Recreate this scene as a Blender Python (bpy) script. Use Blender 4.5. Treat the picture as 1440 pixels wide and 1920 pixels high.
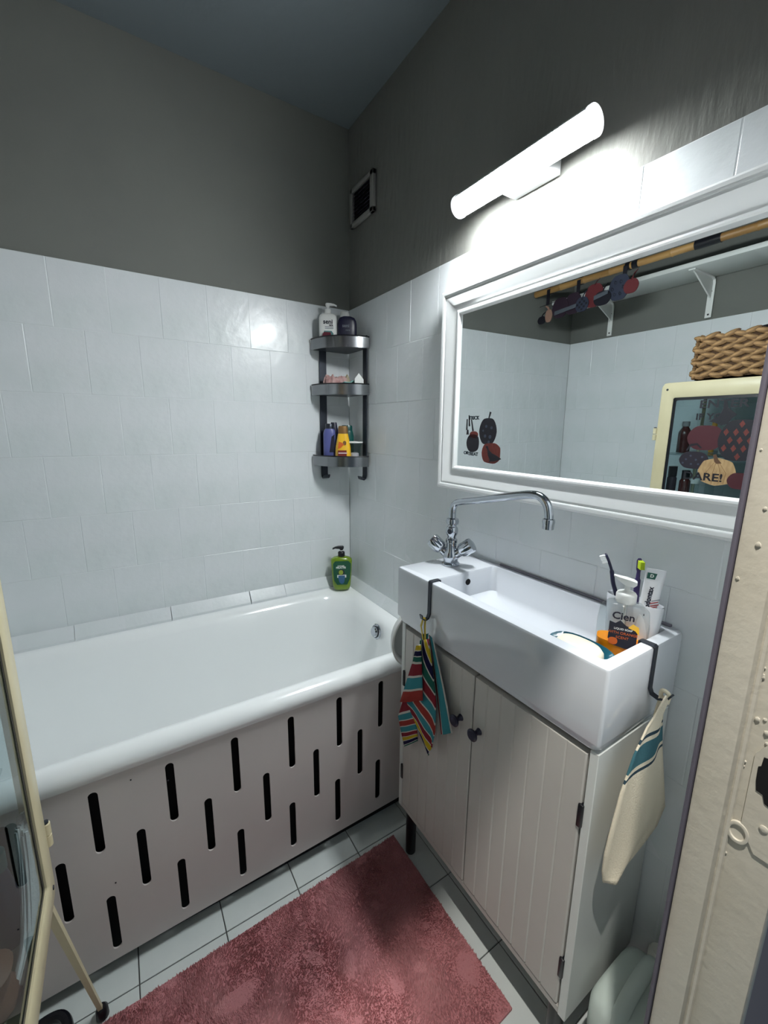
import bpy, bmesh, math, random
from mathutils import Vector, Matrix
random.seed(7)
PI = math.pi
S = bpy.context.scene
for o in list(bpy.data.objects):
    bpy.data.objects.remove(o, do_unlink=True)
COL = S.collection

# ------------------------------------------------------------------ camera
CAM = Vector((-0.8958, -1.7047, 1.3315))
yaw, pitch, roll, FPX = -0.5678, -0.1978, 0.0117, 776.77
fw = Vector((-math.sin(yaw)*math.cos(pitch), math.cos(yaw)*math.cos(pitch), math.sin(pitch)))
rt = Vector((math.cos(yaw), math.sin(yaw), 0)); up = rt.cross(fw)
r2 = rt*math.cos(roll)+up*math.sin(roll); u2 = up*math.cos(roll)-rt*math.sin(roll)
cd = bpy.data.cameras.new('camera'); cam = bpy.data.objects.new('camera', cd); COL.objects.link(cam)
cd.sensor_fit = 'VERTICAL'; cd.sensor_height = 24.0; cd.lens = FPX/1920*24.0; cd.clip_start = 0.01
cam.matrix_world = Matrix(((r2.x, u2.x, -fw.x, CAM.x), (r2.y, u2.y, -fw.y, CAM.y), (r2.z, u2.z, -fw.z, CAM.z), (0, 0, 0, 1)))
S.camera = cam

# ------------------------------------------------------------------ light, exposure
LAMP_STRENGTH = 265.0
HALL_WATTS = 33.0
w = bpy.data.worlds.new('world'); S.world = w; w.use_nodes = True
w.node_tree.nodes['Background'].inputs[0].default_value = (0.42, 0.56, 0.68, 1)
w.node_tree.nodes['Background'].inputs[1].default_value = 0.22
hl = bpy.data.lights.new('hall_light', 'AREA'); hl.shape = 'DISK'; hl.size = 0.035; hl.energy = HALL_WATTS; hl.color = (1.0, 0.965, 0.90)
ho = bpy.data.objects.new('hall_light', hl); COL.objects.link(ho); ho.location = (-0.84, -1.795, 2.45)
S.view_settings.view_transform = 'Standard'; S.view_settings.look = 'None'
S.view_settings.exposure = 0.0; S.view_settings.gamma = 1.0
S.view_settings.use_curve_mapping = False

# ------------------------------------------------------------------ materials
def lin(c):
    c = c/255.0
    return c/12.92 if c <= 0.04045 else ((c+0.055)/1.055)**2.4
def rgb(t): return (lin(t[0]), lin(t[1]), lin(t[2]), 1)
def mat(name, col, rough=0.5, metal=0.0, spec=0.5, bump=None, vary=None, coat=0, trans=0, emit=0, alpha=1, sub=0):
    m = bpy.data.materials.new(name); m.use_nodes = True; nt = m.node_tree; b = nt.nodes['Principled BSDF']
    b.inputs['Base Color'].default_value = rgb(col); b.inputs['Roughness'].default_value = rough
    b.inputs['Metallic'].default_value = metal; b.inputs['Specular IOR Level'].default_value = spec
    if coat: b.inputs['Coat Weight'].default_value = coat; b.inputs['Coat Roughness'].default_value = 0.12
    if trans: b.inputs['Transmission Weight'].default_value = trans
    if sub: b.inputs['Subsurface Weight'].default_value = sub; b.inputs['Subsurface Radius'].default_value = (0.01, 0.01, 0.01)
    if emit: b.inputs['Emission Color'].default_value = rgb(col); b.inputs['Emission Strength'].default_value = emit
    tc = nt.nodes.new('ShaderNodeTexCoord')
    if vary:   # (colour2, scale, (stretch), low, high)
        c2, sc, st, lo, hi = vary
        mp = nt.nodes.new('ShaderNodeMapping'); mp.inputs['Scale'].default_value = st
        nz = nt.nodes.new('ShaderNodeTexNoise'); nz.inputs['Scale'].default_value = sc; nz.inputs['Detail'].default_value = 5
        cr = nt.nodes.new('ShaderNodeValToRGB'); cr.color_ramp.elements[0].position = lo; cr.color_ramp.elements[1].position = hi
        cr.color_ramp.elements[0].color = rgb(col); cr.color_ramp.elements[1].color = rgb(c2)
        nt.links.new(tc.outputs['Object'], mp.inputs[0]); nt.links.new(mp.outputs[0], nz.inputs[0])
        nt.links.new(nz.outputs[0], cr.inputs[0]); nt.links.new(cr.outputs[0], b.inputs['Base Color'])
    if bump:   # (scale, (stretch), strength, distance)
        sc, st, s_, d_ = bump
        mp = nt.nodes.new('ShaderNodeMapping'); mp.inputs['Scale'].default_value = st
        nz = nt.nodes.new('ShaderNodeTexNoise'); nz.inputs['Scale'].default_value = sc; nz.inputs['Detail'].default_value = 4
        bp = nt.nodes.new('ShaderNodeBump'); bp.inputs['Strength'].default_value = s_; bp.inputs['Distance'].default_value = d_
        nt.links.new(tc.outputs['Object'], mp.inputs[0]); nt.links.new(mp.outputs[0], nz.inputs[0])
        nt.links.new(nz.outputs[0], bp.inputs['Height']); nt.links.new(bp.outputs[0], b.inputs['Normal'])
    return m
def thin_glass(name, tint, rough=0.0, ior=1.45):
    m = bpy.data.materials.new(name); m.use_nodes = True; nt = m.node_tree; nt.nodes.clear()
    out = nt.nodes.new('ShaderNodeOutputMaterial'); mx = nt.nodes.new('ShaderNodeMixShader')
    tr = nt.nodes.new('ShaderNodeBsdfTransparent'); gl = nt.nodes.new('ShaderNodeBsdfGlossy'); fr = nt.nodes.new('ShaderNodeFresnel')
    tr.inputs[0].default_value = (*tint, 1); gl.inputs[1].default_value = rough; fr.inputs[0].default_value = ior
    # reflect on the outer face only: the pane is not refracted, so its inner face must not mirror the ray back
    ge = nt.nodes.new('ShaderNodeNewGeometry'); su = nt.nodes.new('ShaderNodeMath'); su.operation = 'SUBTRACT'; su.use_clamp = True
    nt.links.new(fr.outputs[0], su.inputs[0]); nt.links.new(ge.outputs['Backfacing'], su.inputs[1])
    nt.links.new(su.outputs[0], mx.inputs[0]); nt.links.new(tr.outputs[0], mx.inputs[1]); nt.links.new(gl.outputs[0], mx.inputs[2])
    nt.links.new(mx.outputs[0], out.inputs[0]); return m
ONE = (1, 1, 1)
M = {}
M['paint'] = mat('greige wall paint', (112, 113, 108), .75, bump=(60, (1, 1, .22), .9, .004), vary=((119, 119, 114), 3, ONE, .3, .7))
M['paintsm'] = mat('smooth greige wall paint', (109, 111, 106), .8, bump=(50, ONE, .25, .002), vary=((116, 118, 112), 3, ONE, .3, .7))
M['ceil'] = mat('ceiling paint', (104, 113, 117), .85, bump=(40, ONE, .4, .003))
M['tile'] = mat('white painted wall tile', (224, 227, 230), .30, coat=.14, bump=(24, ONE, .45, .004), vary=((216, 222, 223), 6, ONE, .35, .65))
M['grout'] = mat('white grout', (214, 217, 220), .7)
M['ftile'] = mat('pale grey floor tile', (216, 222, 220), .28, bump=(60, ONE, .12, .001), vary=((205, 212, 211), 9, ONE, .3, .7))
M['fgrout'] = mat('dark floor grout', (84, 84, 84), .9)
M['enamel'] = mat('white bath enamel', (244, 247, 247), .16, coat=.5, bump=(7, ONE, .05, .002))
M['ceramic'] = mat('white ceramic', (206, 210, 216), .12, coat=.6)
M['panel'] = mat('beige bath panel', (216, 209, 206), .55, bump=(220, ONE, .1, .0004), vary=((211, 204, 201), 4, ONE, .35, .65))
M['lacquer'] = mat('off white lacquered wood', (194, 191, 185), .42, vary=((188, 185, 180), 5, ONE, .3, .7))
M['lacside'] = mat('white cabinet side', (216, 219, 216), .4, vary=((210, 214, 211), 5, ONE, .3, .7))
M['frame'] = mat('white satin mirror frame', (226, 228, 228), .35)
M['mirror'] = mat('mirror silver', (232, 238, 238), .0, metal=1)
M['chrome'] = mat('chrome', (190, 195, 202), .05, metal=1)
M['steel'] = mat('brushed steel', (140, 142, 145), .22, metal=1, bump=(90, (1, 1, .05), .1, .0005))
M['gun'] = mat('dark gunmetal', (60, 64, 72), .35, metal=.7)
M['black'] = mat('black plastic', (14, 15, 22), .35)
M['navy'] = mat('dark navy plastic', (20, 20, 48), .35)
M['white'] = mat('white plastic', (228, 229, 226), .35)
M['cream'] = mat('cream enamelled metal', (215, 205, 170), .35, vary=((204, 193, 157), 6, ONE, .35, .7))
M['jamb'] = mat('old cream gloss paint', (206, 200, 186), .36, bump=(70, ONE, .35, .002), vary=((199, 192, 176), 7, ONE, .35, .7))
M['jambshade'] = mat('jamb edge with painted shade', (98, 94, 106), .6)  # jamb edge lies in shadow; that shade is put into the colour
M['hall'] = mat('grey hall wall', (120, 117, 128), .8); M['vent'] = mat('greyed vent plastic', (138, 138, 134), .6); M['slat'] = mat('dark vent slat', (74, 70, 88), .5)
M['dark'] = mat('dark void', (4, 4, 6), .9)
M['rug'] = mat('dusty pink pile', (194, 134, 138), .95, vary=((204, 147, 149), 14, ONE, .35, .65))
M['rugbase'] = mat('pink rug backing', (180, 120, 124), .95)
M['glowcap'] = mat('glowing end cap', (240, 244, 248), .5, emit=1.2)
M['lampbody'] = mat('white lamp housing', (225, 226, 226), .4)
M['glow'] = mat('led diffuser', (247, 252, 253), .5, emit=LAMP_STRENGTH)
M['rope'] = mat('water hyacinth strand', (178, 140, 94), .7, bump=(60, (1, 6, 6), .6, .003), vary=((92, 64, 38), 40, (1, .35, 2), .35, .65))
M['ropedark'] = mat('dark brown basket core', (70, 48, 28), .9)  # brown core, darker than the strands over it
M['bamboo'] = mat('bamboo', (182, 142, 86), .45, vary=((132, 96, 52), 12, (1, .3, 1), .35, .7))
M['clear'] = thin_glass('clear glass', (.80, .86, .87))
M['clearp'] = thin_glass('clear plastic', (.84, .87, .87), .10)
M['cupp'] = thin_glass('frosted green plastic', (.90, .96, .96), .2)

# ------------------------------------------------------------------ mesh helpers
def bmnew(): return bmesh.new()
def box(bm, x0, x1, y0, y1, z0, z1, bev=0, seg=2, mtx=None):
    r = bmesh.ops.create_cube(bm, size=1); vs = r['verts']
    for v in vs:
        v.co = Vector((x0+(v.co.x+.5)*(x1-x0), y0+(v.co.y+.5)*(y1-y0), z0+(v.co.z+.5)*(z1-z0)))
    if bev:
        es = list({e for v in vs for e in v.link_edges})
        rr = bmesh.ops.bevel(bm, geom=es, offset=bev, segments=seg, affect='EDGES', profile=.5)
        vs = list({v for f in rr['faces'] for v in f.verts} | {v for v in vs if v.is_valid})
    if mtx is not None:
        bmesh.ops.transform(bm, matrix=mtx, verts=vs)
    return bm
def loft(bm, loops, cap0=True, cap1=True, closed=True):
    rows = [[bm.verts.new(p) for p in L] for L in loops]
    n = len(rows[0])
    for a, b in zip(rows, rows[1:]):
        for i in range(n if closed else n-1):
            j = (i+1) % n
            try: bm.faces.new((a[i], a[j], b[j], b[i]))
            except ValueError: pass
    if closed and cap0: bm.faces.new(list(reversed(rows[0])))
    if closed and cap1: bm.faces.new(rows[-1])
    return bm
def circ(r, z, n=24, cx=0, cy=0): return [(cx+r*math.cos(2*PI*i/n), cy+r*math.sin(2*PI*i/n), z) for i in range(n)]
def sup(wx, wy, z, e=2.0, n=28, cx=0, cy=0):
    L = []
    for i in range(n):
        a = 2*PI*i/n; c, s = math.cos(a), math.sin(a)
        L.append((cx+wx/2*math.copysign(abs(c)**(2/e), c), cy+wy/2*math.copysign(abs(s)**(2/e), s), z))
    return L
def lathe(bm, prof, n=24, mtx=None):
    k = len(bm.verts); loft(bm, [circ(max(r, 1e-4), z, n) for r, z in prof])
    if mtx is not None:
        bm.verts.ensure_lookup_table(); bmesh.ops.transform(bm, matrix=mtx, verts=bm.verts[k:])
    return bm
def smoothpath(pts, sub=6):
    P = [Vector(p) for p in pts]
    if len(P) < 3: return P
    Q = [P[0]*2-P[1]] + P + [P[-1]*2-P[-2]]; out = []
    for i in range(1, len(Q)-2):
        p0, p1, p2, p3 = Q[i-1:i+3]
        for k in range(sub):
            t = k/sub
            out.append(.5*((2*p1)+(p2-p0)*t+(2*p0-5*p1+4*p2-p3)*t*t+(3*p1-p0-3*p2+p3)*t**3))
    out.append(P[-1]); return out
def tube(bm, pts, r, n=10, sm=True, sub=6, flat=None):
    P = smoothpath(pts, sub) if sm else [Vector(p) for p in pts]
    m = len(P); loops = []; prev = None
    for i, p in enumerate(P):
        t = (P[min(i+1, m-1)]-P[max(i-1, 0)]).normalized()
        if prev is None:
            a = Vector((0, 0, 1)) if abs(t.z) < .9 else Vector((1, 0, 0)); nrm = t.cross(a).normalized()
        else:
            nrm = (prev-t*prev.dot(t)).normalized()
        prev = nrm; bn = t.cross(nrm)
        rr = r[0]+(r[1]-r[0])*i/(m-1) if isinstance(r, tuple) else r
        loops.append([p+nrm*rr*math.cos(2*PI*k/n)+bn*rr*math.sin(2*PI*k/n) for k in range(n)])
    return loft(bm, loops)
def strip(bm, pts, width, thick, wdir):
    """flat bar swept along pts; wdir is the width direction, constant"""
    P = [Vector(p) for p in pts]; W = Vector(wdir).normalized()*width/2; m = len(P); loops = []
    for i, p in enumerate(P):
        t = Vector((0, 0, 0))
        if i > 0: t += (p-P[i-1]).normalized()
        if i < m-1: t += (P[i+1]-p).normalized()
        t.normalize(); N = t.cross(W).normalized()*thick/2
        loops.append([p-W-N, p+W-N, p+W+N, p-W+N])
    return loft(bm, loops)
def prism(bm, pts, d):
    """extrude polygon pts (3d list) by vector d"""
    d = Vector(d); loft(bm, [[Vector(p) for p in pts], [Vector(p)+d for p in pts]]); return bm
def finish(bm, sm=True):
    bmesh.ops.recalc_face_normals(bm, faces=bm.faces)
    for f in bm.faces: f.smooth = sm
def wloc(o):
    v = Vector((0, 0, 0))
    while o is not None: v = v+o.location; o = o.parent
    return v
def obj(name, bm, m, parent=None, origin=None, smooth=True, angle=35, kind=None, label=None):
    finish(bm, smooth)
    base = wloc(parent) if parent is not None else (Vector(origin) if origin is not None else Vector((0, 0, 0)))
    bmesh.ops.translate(bm, vec=-base, verts=bm.verts)
    me = bpy.data.meshes.new(name); bm.to_mesh(me); bm.free()
    me.materials.append(m)
    if smooth: me.set_sharp_from_angle(angle=math.radians(angle))
    o = bpy.data.objects.new(name, me); COL.objects.link(o)
    if parent is not None: o.parent = parent
    elif origin is not None: o.location = base
    if kind: o['kind'] = kind
    if label: o['label'] = label
    return o
def tag(o, label, cat, group=None):
    o['label'] = label; o['category'] = cat
    if group: o['group'] = group
    return o
def thing(name, label, cat, loc, group=None):
    o = bpy.data.objects.new(name, None); COL.objects.link(o); o.location = loc; o.empty_display_size = .02
    return tag(o, label, cat, group)
def text(name, s, size, mtx, m, parent, ext=.0002, align='CENTER', bold=0, label=None):
    cu = bpy.data.curves.new('t', 'FONT'); cu.body = s; cu.size = size; cu.extrude = ext; cu.offset = bold
    cu.align_x = align; cu.align_y = 'CENTER'; cu.resolution_u = 3
    t = bpy.data.objects.new('t', cu); COL.objects.link(t)
    dg = bpy.context.evaluated_depsgraph_get(); me = bpy.data.meshes.new_from_object(t.evaluated_get(dg))
    bpy.data.objects.remove(t); bm = bmesh.new(); bm.from_mesh(me); bpy.data.meshes.remove(me)
    bmesh.ops.transform(bm, matrix=mtx, verts=bm.verts)
    return obj(name, bm, m, parent, smooth=False, label=label)
def frame(loc, xdir, ydir):
    x = Vector(xdir).normalized(); y = Vector(ydir); y = (y-x*y.dot(x)).normalized(); z = x.cross(y); l = Vector(loc)
    return Matrix(((x.x, y.x, z.x, l.x), (x.y, y.y, z.y, l.y), (x.z, y.z, z.z, l.z), (0, 0, 0, 1)))
def xf(bm, mtx): bmesh.ops.transform(bm, matrix=mtx, verts=bm.verts); return bm
def instance(name, me, loc, parent, rot=(0, 0, 0), scale=None):
    o = bpy.data.objects.new(name, me); COL.objects.link(o); o.parent = parent
    o.location = Vector(loc)-wloc(parent); o.rotation_euler = rot
    if scale: o.scale = scale
    return o

# ------------------------------------------------------------------ room shell
RX0, RY0, ZC, ZT = -1.61, -1.57, 2.505, 1.829     # left wall, front wall, ceiling, tile top
def struct(name, bm, m, smooth=False, origin=None):
    o = obj(name, bm, m, smooth=smooth, origin=origin); o['kind'] = 'structure'; return o
floor = struct('floor', box(bmnew(), RX0-.1, .1, -3.0, .1, -.08, -.004), M['fgrout'])
wall_back = struct('wall_back', box(bmnew(), RX0-.1, .1, 0.006, .12, -.08, ZC+.1), M['paintsm'])
wall_right = struct('wall_right', box(bmnew(), 0.006, .12, RY0, 0.006, -.08, ZC+.1), M['paint'])
wall_left = struct('wall_left', box(bmnew(), RX0-.12, RX0-.006, RY0, 0.006, -.08, ZC+.1), M['paintsm'])
ceiling = struct('ceiling', box(bmnew(), RX0-.006, .006, RY0, 0.006, ZC, ZC+.1), M['ceil'])
# front wall with the doorway x -1.08 .. -0.405, z < 2.0
DX0, DX1, DZ = -1.08, -0.385, 1.97
bm = bmnew()
box(bm, RX0-.12, DX0, -1.635, RY0-.0005, -.08, ZC+.1); box(bm, DX1, 1.6, -1.635, RY0-.0005, -.08, ZC+.1); box(bm, DX0, DX1, -1.635, RY0, DZ, ZC+.1)
wall_front = struct('wall_front', bm, M['hall'])

def tile_mesh(wd, ht, dp, ch, m):
    """tile lying in local xz, front at -y"""
    bm = bmnew(); a, b = wd/2, ht/2
    loft(bm, [[(-a, 0, -b), (a, 0, -b), (a, 0, b), (-a, 0, b)], [(-a, -dp+ch*.6, -b), (a, -dp+ch*.6, -b), (a, -dp+ch*.6, b), (-a, -dp+ch*.6, b)],
              [(-a+ch, -dp, -b+ch), (a-ch, -dp, -b+ch), (a-ch, -dp, b-ch), (-a+ch, -dp, b-ch)]], cap0=False)
    finish(bm, False); me = bpy.data.meshes.new('tile'); bm.to_mesh(me); bm.free(); me.materials.append(m); return me
TW, TH, G = .150, .1994, .0006
me_cache = {}
def tile_wall(parent, rotz, along0, along1, place, x_ref, zbot):
    """running bond rows down from the tile top; place(a) -> world xyz of wall surface"""
    for r in range(10):
        z1 = ZT-r*TH; z0 = max(z1-TH, zbot)
        if z1-z0 < .02: break
        off = x_ref+(TW/2 if r % 2 else 0)
        k0 = math.floor((along0-off)/TW)
        for k in range(k0, k0+40):
            a0, a1 = max(off+k*TW, along0), min(off+(k+1)*TW, along1)
            if a0 >= along1: break
            if a1-a0 < .006: continue
            key = (round(a1-a0, 3), round(z1-z0, 3))
            if key not in me_cache: me_cache[key] = tile_mesh(a1-a0-G, z1-z0-G, .006, .0015, M['tile'])
            p = place((a0+a1)/2); j = lambda s: random.uniform(-s, s)
            instance('tile', me_cache[key], (p[0], p[1], (z0+z1)/2), parent, (j(.005), j(.002), rotz+j(.005)))
tile_wall(wall_back, 0, RX0, 0, lambda a: (a, .006+random.uniform(0, .0005), 0), -.877, .50)
tile_wall(wall_right, -PI/2, 0, 1.57, lambda a: (.006+random.uniform(0, .0005), -a, 0), .006, .0)
tile_wall(wall_front, PI, DX1, 0, lambda a: (a, RY0-.0005, 0), -.385, .0)
tile_wall(wall_front, PI, RX0, DX0, lambda a: (a, RY0-.0005, 0), -1.08, .0)
tile_wall(wall_left, PI/2, RY0, 0, lambda a: (RX0-.006, a, 0), -.6, .0)
# paint skin bridging the joints just behind the tile faces
obj('painted_joint', box(bmnew(), RX0, 0, .0009, .007, .3, ZT-.001), M['tile'], wall_back, smooth=False)
obj('painted_joint', box(bmnew(), .0009, .007, RY0, 0, 0, ZT-.001), M['tile'], wall_right, smooth=False)
obj('painted_joint', box(bmnew(), RX0-.007, RX0-.0009, RY0, 0, 0, ZT-.001), M['tile'], wall_left, smooth=False)
# floor tiles, 20.2 cm
FT = .2021
me_ft = None
bm = bmnew(); a = FT/2-.0014
loft(bm, [[(-a, -a, -.004), (a, -a, -.004), (a, a, -.004), (-a, a, -.004)], [(-a, -a, -.0008), (a, -a, -.0008), (a, a, -.0008), (-a, a, -.0008)],
          [(-a+.001, -a+.001, 0), (a-.001, -a+.001, 0), (a-.001, a-.001, 0), (-a+.001, a-.001, 0)]], cap0=False)
finish(bm, False); me_ft = bpy.data.meshes.new('floor_tile'); bm.to_mesh(me_ft); bm.free(); me_ft.materials.append(M['ftile'])
for i in range(-4, 5):
    for j in range(-6, 2):
        cx, cy = -.9765+(i+.5)*FT, -.7507+(j+.5)*FT
        if cx < RX0+.02 or cx > .02 or cy < -2.0: continue
        instance('tile', me_ft, (cx, cy, 0), floor, (random.uniform(-.002, .002), random.uniform(-.002, .002), 0))
# tub edge trim strips, tiles about 15 cm long laid on a slant
trim_1 = bpy.data.objects.new('trim_1', None); COL.objects.link(trim_1); trim_1['kind'] = 'structure'; trim_1.location = (-.8, 0, .6)
bm = bmnew(); loft(bm, [[(-.0747, 0, .648), (-.0747, -.008, .652), (-.0747, -.034, .612), (-.0747, -.034, .600), (-.0747, 0, .600)],
                        [(.0747, 0, .648), (.0747, -.008, .652), (.0747, -.034, .612), (.0747, -.034, .600), (.0747, 0, .600)]])
finish(bm, False); me_tr = bpy.data.meshes.new('trim_tile'); bm.to_mesh(me_tr); bm.free(); me_tr.materials.append(M['tile'])
for k in range(10):
    instance('tile', me_tr, (-.11-.15*k, 0, 0), trim_1, (0, random.uniform(-.004, .004), 0))
trim_2 = bpy.data.objects.new('trim_2', None); COL.objects.link(trim_2); trim_2['kind'] = 'structure'; trim_2.location = (0, -.35, .6)
for k in range(4):
    instance('tile', me_tr, (0, -.112-.15*k, -.008), trim_2, (0, 0, -PI/2))

# door frame on the right: stop, rebate, strike plate
door_1 = bpy.data.objects.new('door_1', None); COL.objects.link(door_1); door_1.location = (-.42, -1.6, 0); door_1['kind'] = 'structure'
bm = bmnew(); box(bm, -.420, -.384, -1.5955, -1.568, 0, DZ, .003); obj('door_stop', bm, M['jamb'], door_1)
bm = bmnew(); box(bm, -.4215, -.384, -1.5675, -1.5635, 0, DZ, .0012); obj('stop_edge', bm, M['jambshade'], door_1, label='jamb edge strip coloured grey for its shade')
bm = bmnew(); box(bm, -.404, -.384, -1.6385, -1.5945, 0, DZ, .003); obj('door_jamb', bm, M['jamb'], door_1)
bm = bmnew(); tube(bm, [(-.405, -1.597, 0.0), (-.405, -1.597, DZ)], .0032, 8, False); obj('paint_bead', bm, M['jamb'], door_1)
bm = bmnew(); box(bm, -1.08, -.384, -1.6385, -1.568, DZ-.02, DZ+.0, .002); obj('lintel', bm, M['jamb'], door_1)
bm = bmnew(); box(bm, -1.085, -1.06, -1.6385, -1.568, 0, DZ, .002); obj('door_jamb', bm, M['jamb'], door_1)
SX = -.4045
bm = bmnew(); prism(bm, [(SX, -1.6065, 1.03), (SX, -1.6165, 1.048), (SX, -1.634, 1.05), (SX, -1.634, .925), (SX, -1.620, .925), (SX, -1.607, .948)], (-.0014, 0, 0))
strike = obj('strike_plate', bm, M['jamb'], door_1, smooth=False)
bm = bmnew(); prism(bm, [(SX-.0015, -1.6105, 1.018), (SX-.0015, -1.6125, 1.020), (SX-.0015, -1.613, 1.030), (SX-.0015, -1.632, 1.034), (SX-.0015, -1.632, .980), (SX-.0015, -1.620, .984), (SX-.0015, -1.6175, .992), (SX-.0015, -1.6125, .993), (SX-.0015, -1.611, 1.003)], (-.0006, 0, 0))
obj('latch_hole', bm, M['dark'], strike, smooth=False, label='black latch hole')
bm = bmnew(); lathe(bm, [(.0035, 0), (.0035, .001), (.0022, .0016), (.0001, .0016)], 14, frame((SX-.0014, -1.6235, .958), (0, -1, 0), (0, 0, 1)))
obj('screw', bm, M['jamb'], strike)
bm = bmnew()
loft(bm, [[(SX-d, -1.606+(rr)*math.cos(a)*.75, .937+(rr)*math.sin(a)) for a in [2*PI*i/24 for i in range(24)]] for rr, d in ((.0125, 0), (.012, .0022), (.0105, .0026), (.0085, .0022), (.008, .0004), (.002, .0001))])
obj('plug_ring', bm, M['jamb'], door_1)
bm = bmnew()
for q in range(26):
    y_, z_ = random.choice([(-1.600, random.uniform(.85, 1.25)), (random.uniform(-1.593, -1.572), random.uniform(1.18, 1.34)), (random.uniform(-1.63, -1.602), random.uniform(1.03, 1.07))])
    sx_ = SX if y_ < -1.596 else -.420
    r_ = random.uniform(.0012, .0026)
    bmesh.ops.create_icosphere(bm, subdivisions=1, radius=r_, matrix=Matrix.Translation((sx_, y_, z_)) @ Matrix.Diagonal((.6, 1, random.uniform(.8, 1.6), 1)))
obj('paint_blob', bm, M['jamb'], door_1, kind='stuff')

# ------------------------------------------------------------------ bathtub
def rrect(x0, x1, y0, y1, r, z, n=6):
    L = []
    for cx, cy, a0 in ((x1-r, y1-r, 0), (x0+r, y1-r, PI/2), (x0+r, y0+r, PI), (x1-r, y0+r, 1.5*PI)):
        for k in range(n+1):
            a = a0+PI/2*k/n; L.append((cx+r*math.cos(a), cy+r*math.sin(a), z))
    return L
tub = thing('bathtub', 'white enamelled bathtub set along the tiled back wall', 'bathtub', (-.8, -.35, .0))
X0, X1, Y0, Y1 = RX0+.004, -.004, -.705, -.004
bm = bmnew()
loft(bm, [rrect(X0+.01, X1-.01, Y0+.016, Y1-.01, .03, .545), rrect(X0+.002, X1-.002, Y0+.004, Y1-.004, .04, .556), rrect(X0, X1, Y0, Y1, .04, .572), rrect(X0+.002, X1-.002, Y0+.005, Y1-.002, .04, .588),
          rrect(X0+.008, X1-.008, Y0+.018, Y1-.01, .045, .600), rrect(X0+.02, X1-.02, Y0+.034, Y1-.028, .05, .603), rrect(X0+.036, X1-.038, Y0+.05, Y1-.044, .07, .600),
          rrect(X0+.05, X1-.062, Y0+.062, Y1-.06, .10, .590), rrect(X0+.06, X1-.078, Y0+.070, Y1-.074, .12, .570),
          rrect(X0+.075, X1-.090, Y0+.080, Y1-.086, .13, .52), rrect(X0+.14, X1-.115, Y0+.10, Y1-.105, .14, .38), rrect(X0+.22, X1-.15, Y0+.125, Y1-.13, .15, .26),
          rrect(X0+.30, X1-.20, Y0+.17, Y1-.17, .14, .205), rrect(X0+.40, X1-.28, Y0+.23, Y1-.23, .10, .195)], cap0=False)
obj('tub_shell', bm, M['enamel'], tub, angle=60)
bm = bmnew(); mo = frame((-.100, -.415, .545), (0, -1, 0), (.15, 0, 1)) 
lathe(bm, [(.030, 0), (.030, .004), (.027, .008), (.022, .008), (.021, .014), (.017, .018), (.008, .019), (.0001, .0185)], 28, mo @ Matrix.Rotation(0, 4, 'X'))
ov = obj('overflow_cover', bm, M['chrome'], tub, label='round chrome overflow cover')
bm = bmnew(); lathe(bm, [(.0235, .0078), (.0235, .0098), (.0205, .0098)], 28, mo); obj('overflow_gap', bm, M['black'], ov, label='dark gap ring')
# panel with slots (2D curve with holes)
SL = [(-1.019, .359, .5235), (-.8645, .358, .526), (-.7105, .362, .53), (-.556, .363, .530), (-.404, .365, .535), (-.255, .371, .538),
      (-1.0935, .212, .377), (-.938, .210, .376), (-.7855, .217, .381), (-.6325, .222, .382), (-.482, .224, .390), (-.3315, .228, .394),
      (-1.0135, .070, .228), (-.860, .077, .236), (-.710, .082, .239), (-.5605, .089, .244), (-.412, .094, .250), (-.2635, .098, .250),
      (-1.173, .358, .523), (-1.327, .358, .523), (-1.481, .358, .523), (-1.248, .21, .375), (-1.402, .21, .375), (-1.168, .068, .226), (-1.322, .068, .226), (-1.476, .068, .226)]
cu = bpy.data.curves.new('panel', 'CURVE'); cu.dimensions = '2D'; cu.fill_mode = 'BOTH'; cu.extrude = .002
def spl(pts):
    s = cu.splines.new('POLY'); s.points.add(len(pts)-1)
    for p, q in zip(s.points, pts): p.co = (q[0], q[1], 0, 1)
    s.use_cyclic_u = True
spl([(-1.59, .028), (-.006, .058), (-.006, .556), (-1.59, .556)])
for x, z0, z1 in SL:
    r = .0095; L = []
    for k in range(9): a = PI*k/8; L.append((x+r*math.cos(a), z1-r+r*math.sin(a)))
    for k in range(9): a = PI+PI*k/8; L.append((x+r*math.cos(a), z0+r+r*math.sin(a)))
    spl(L)
t = bpy.data.objects.new('t', cu); COL.objects.link(t)
me = bpy.data.meshes.new_from_object(t.evaluated_get(bpy.context.evaluated_depsgraph_get())); bpy.data.objects.remove(t)
bm = bmnew(); bm.from_mesh(me)
xf(bm, Matrix(((1, 0, 0, 0), (0, 0, -1, -.692), (0, 1, 0, 0), (0, 0, 0, 1))))
pb = obj('front_panel', bm, M['panel'], tub, smooth=False, label='beige slotted front panel')
for x, z in ((-1.00, .26), (-.87, .48), (-.945, .52)):
    bm = bmnew(); box(bm, x-.0016, x+.0016, -.6949, -.6935, z-.0016, z+.0016); obj('nail_mark', bm, M['gun'], pb, smooth=False)
bm = bmnew(); box(bm, RX0+.012, -.012, -.668, -.660, .006, .535); obj('slot_shade_sheet', bm, M['dark'], tub, smooth=False, label='black sheet added behind the slots as painted shade')  # black sheet added; its colour stands for the shade behind the slots

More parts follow.
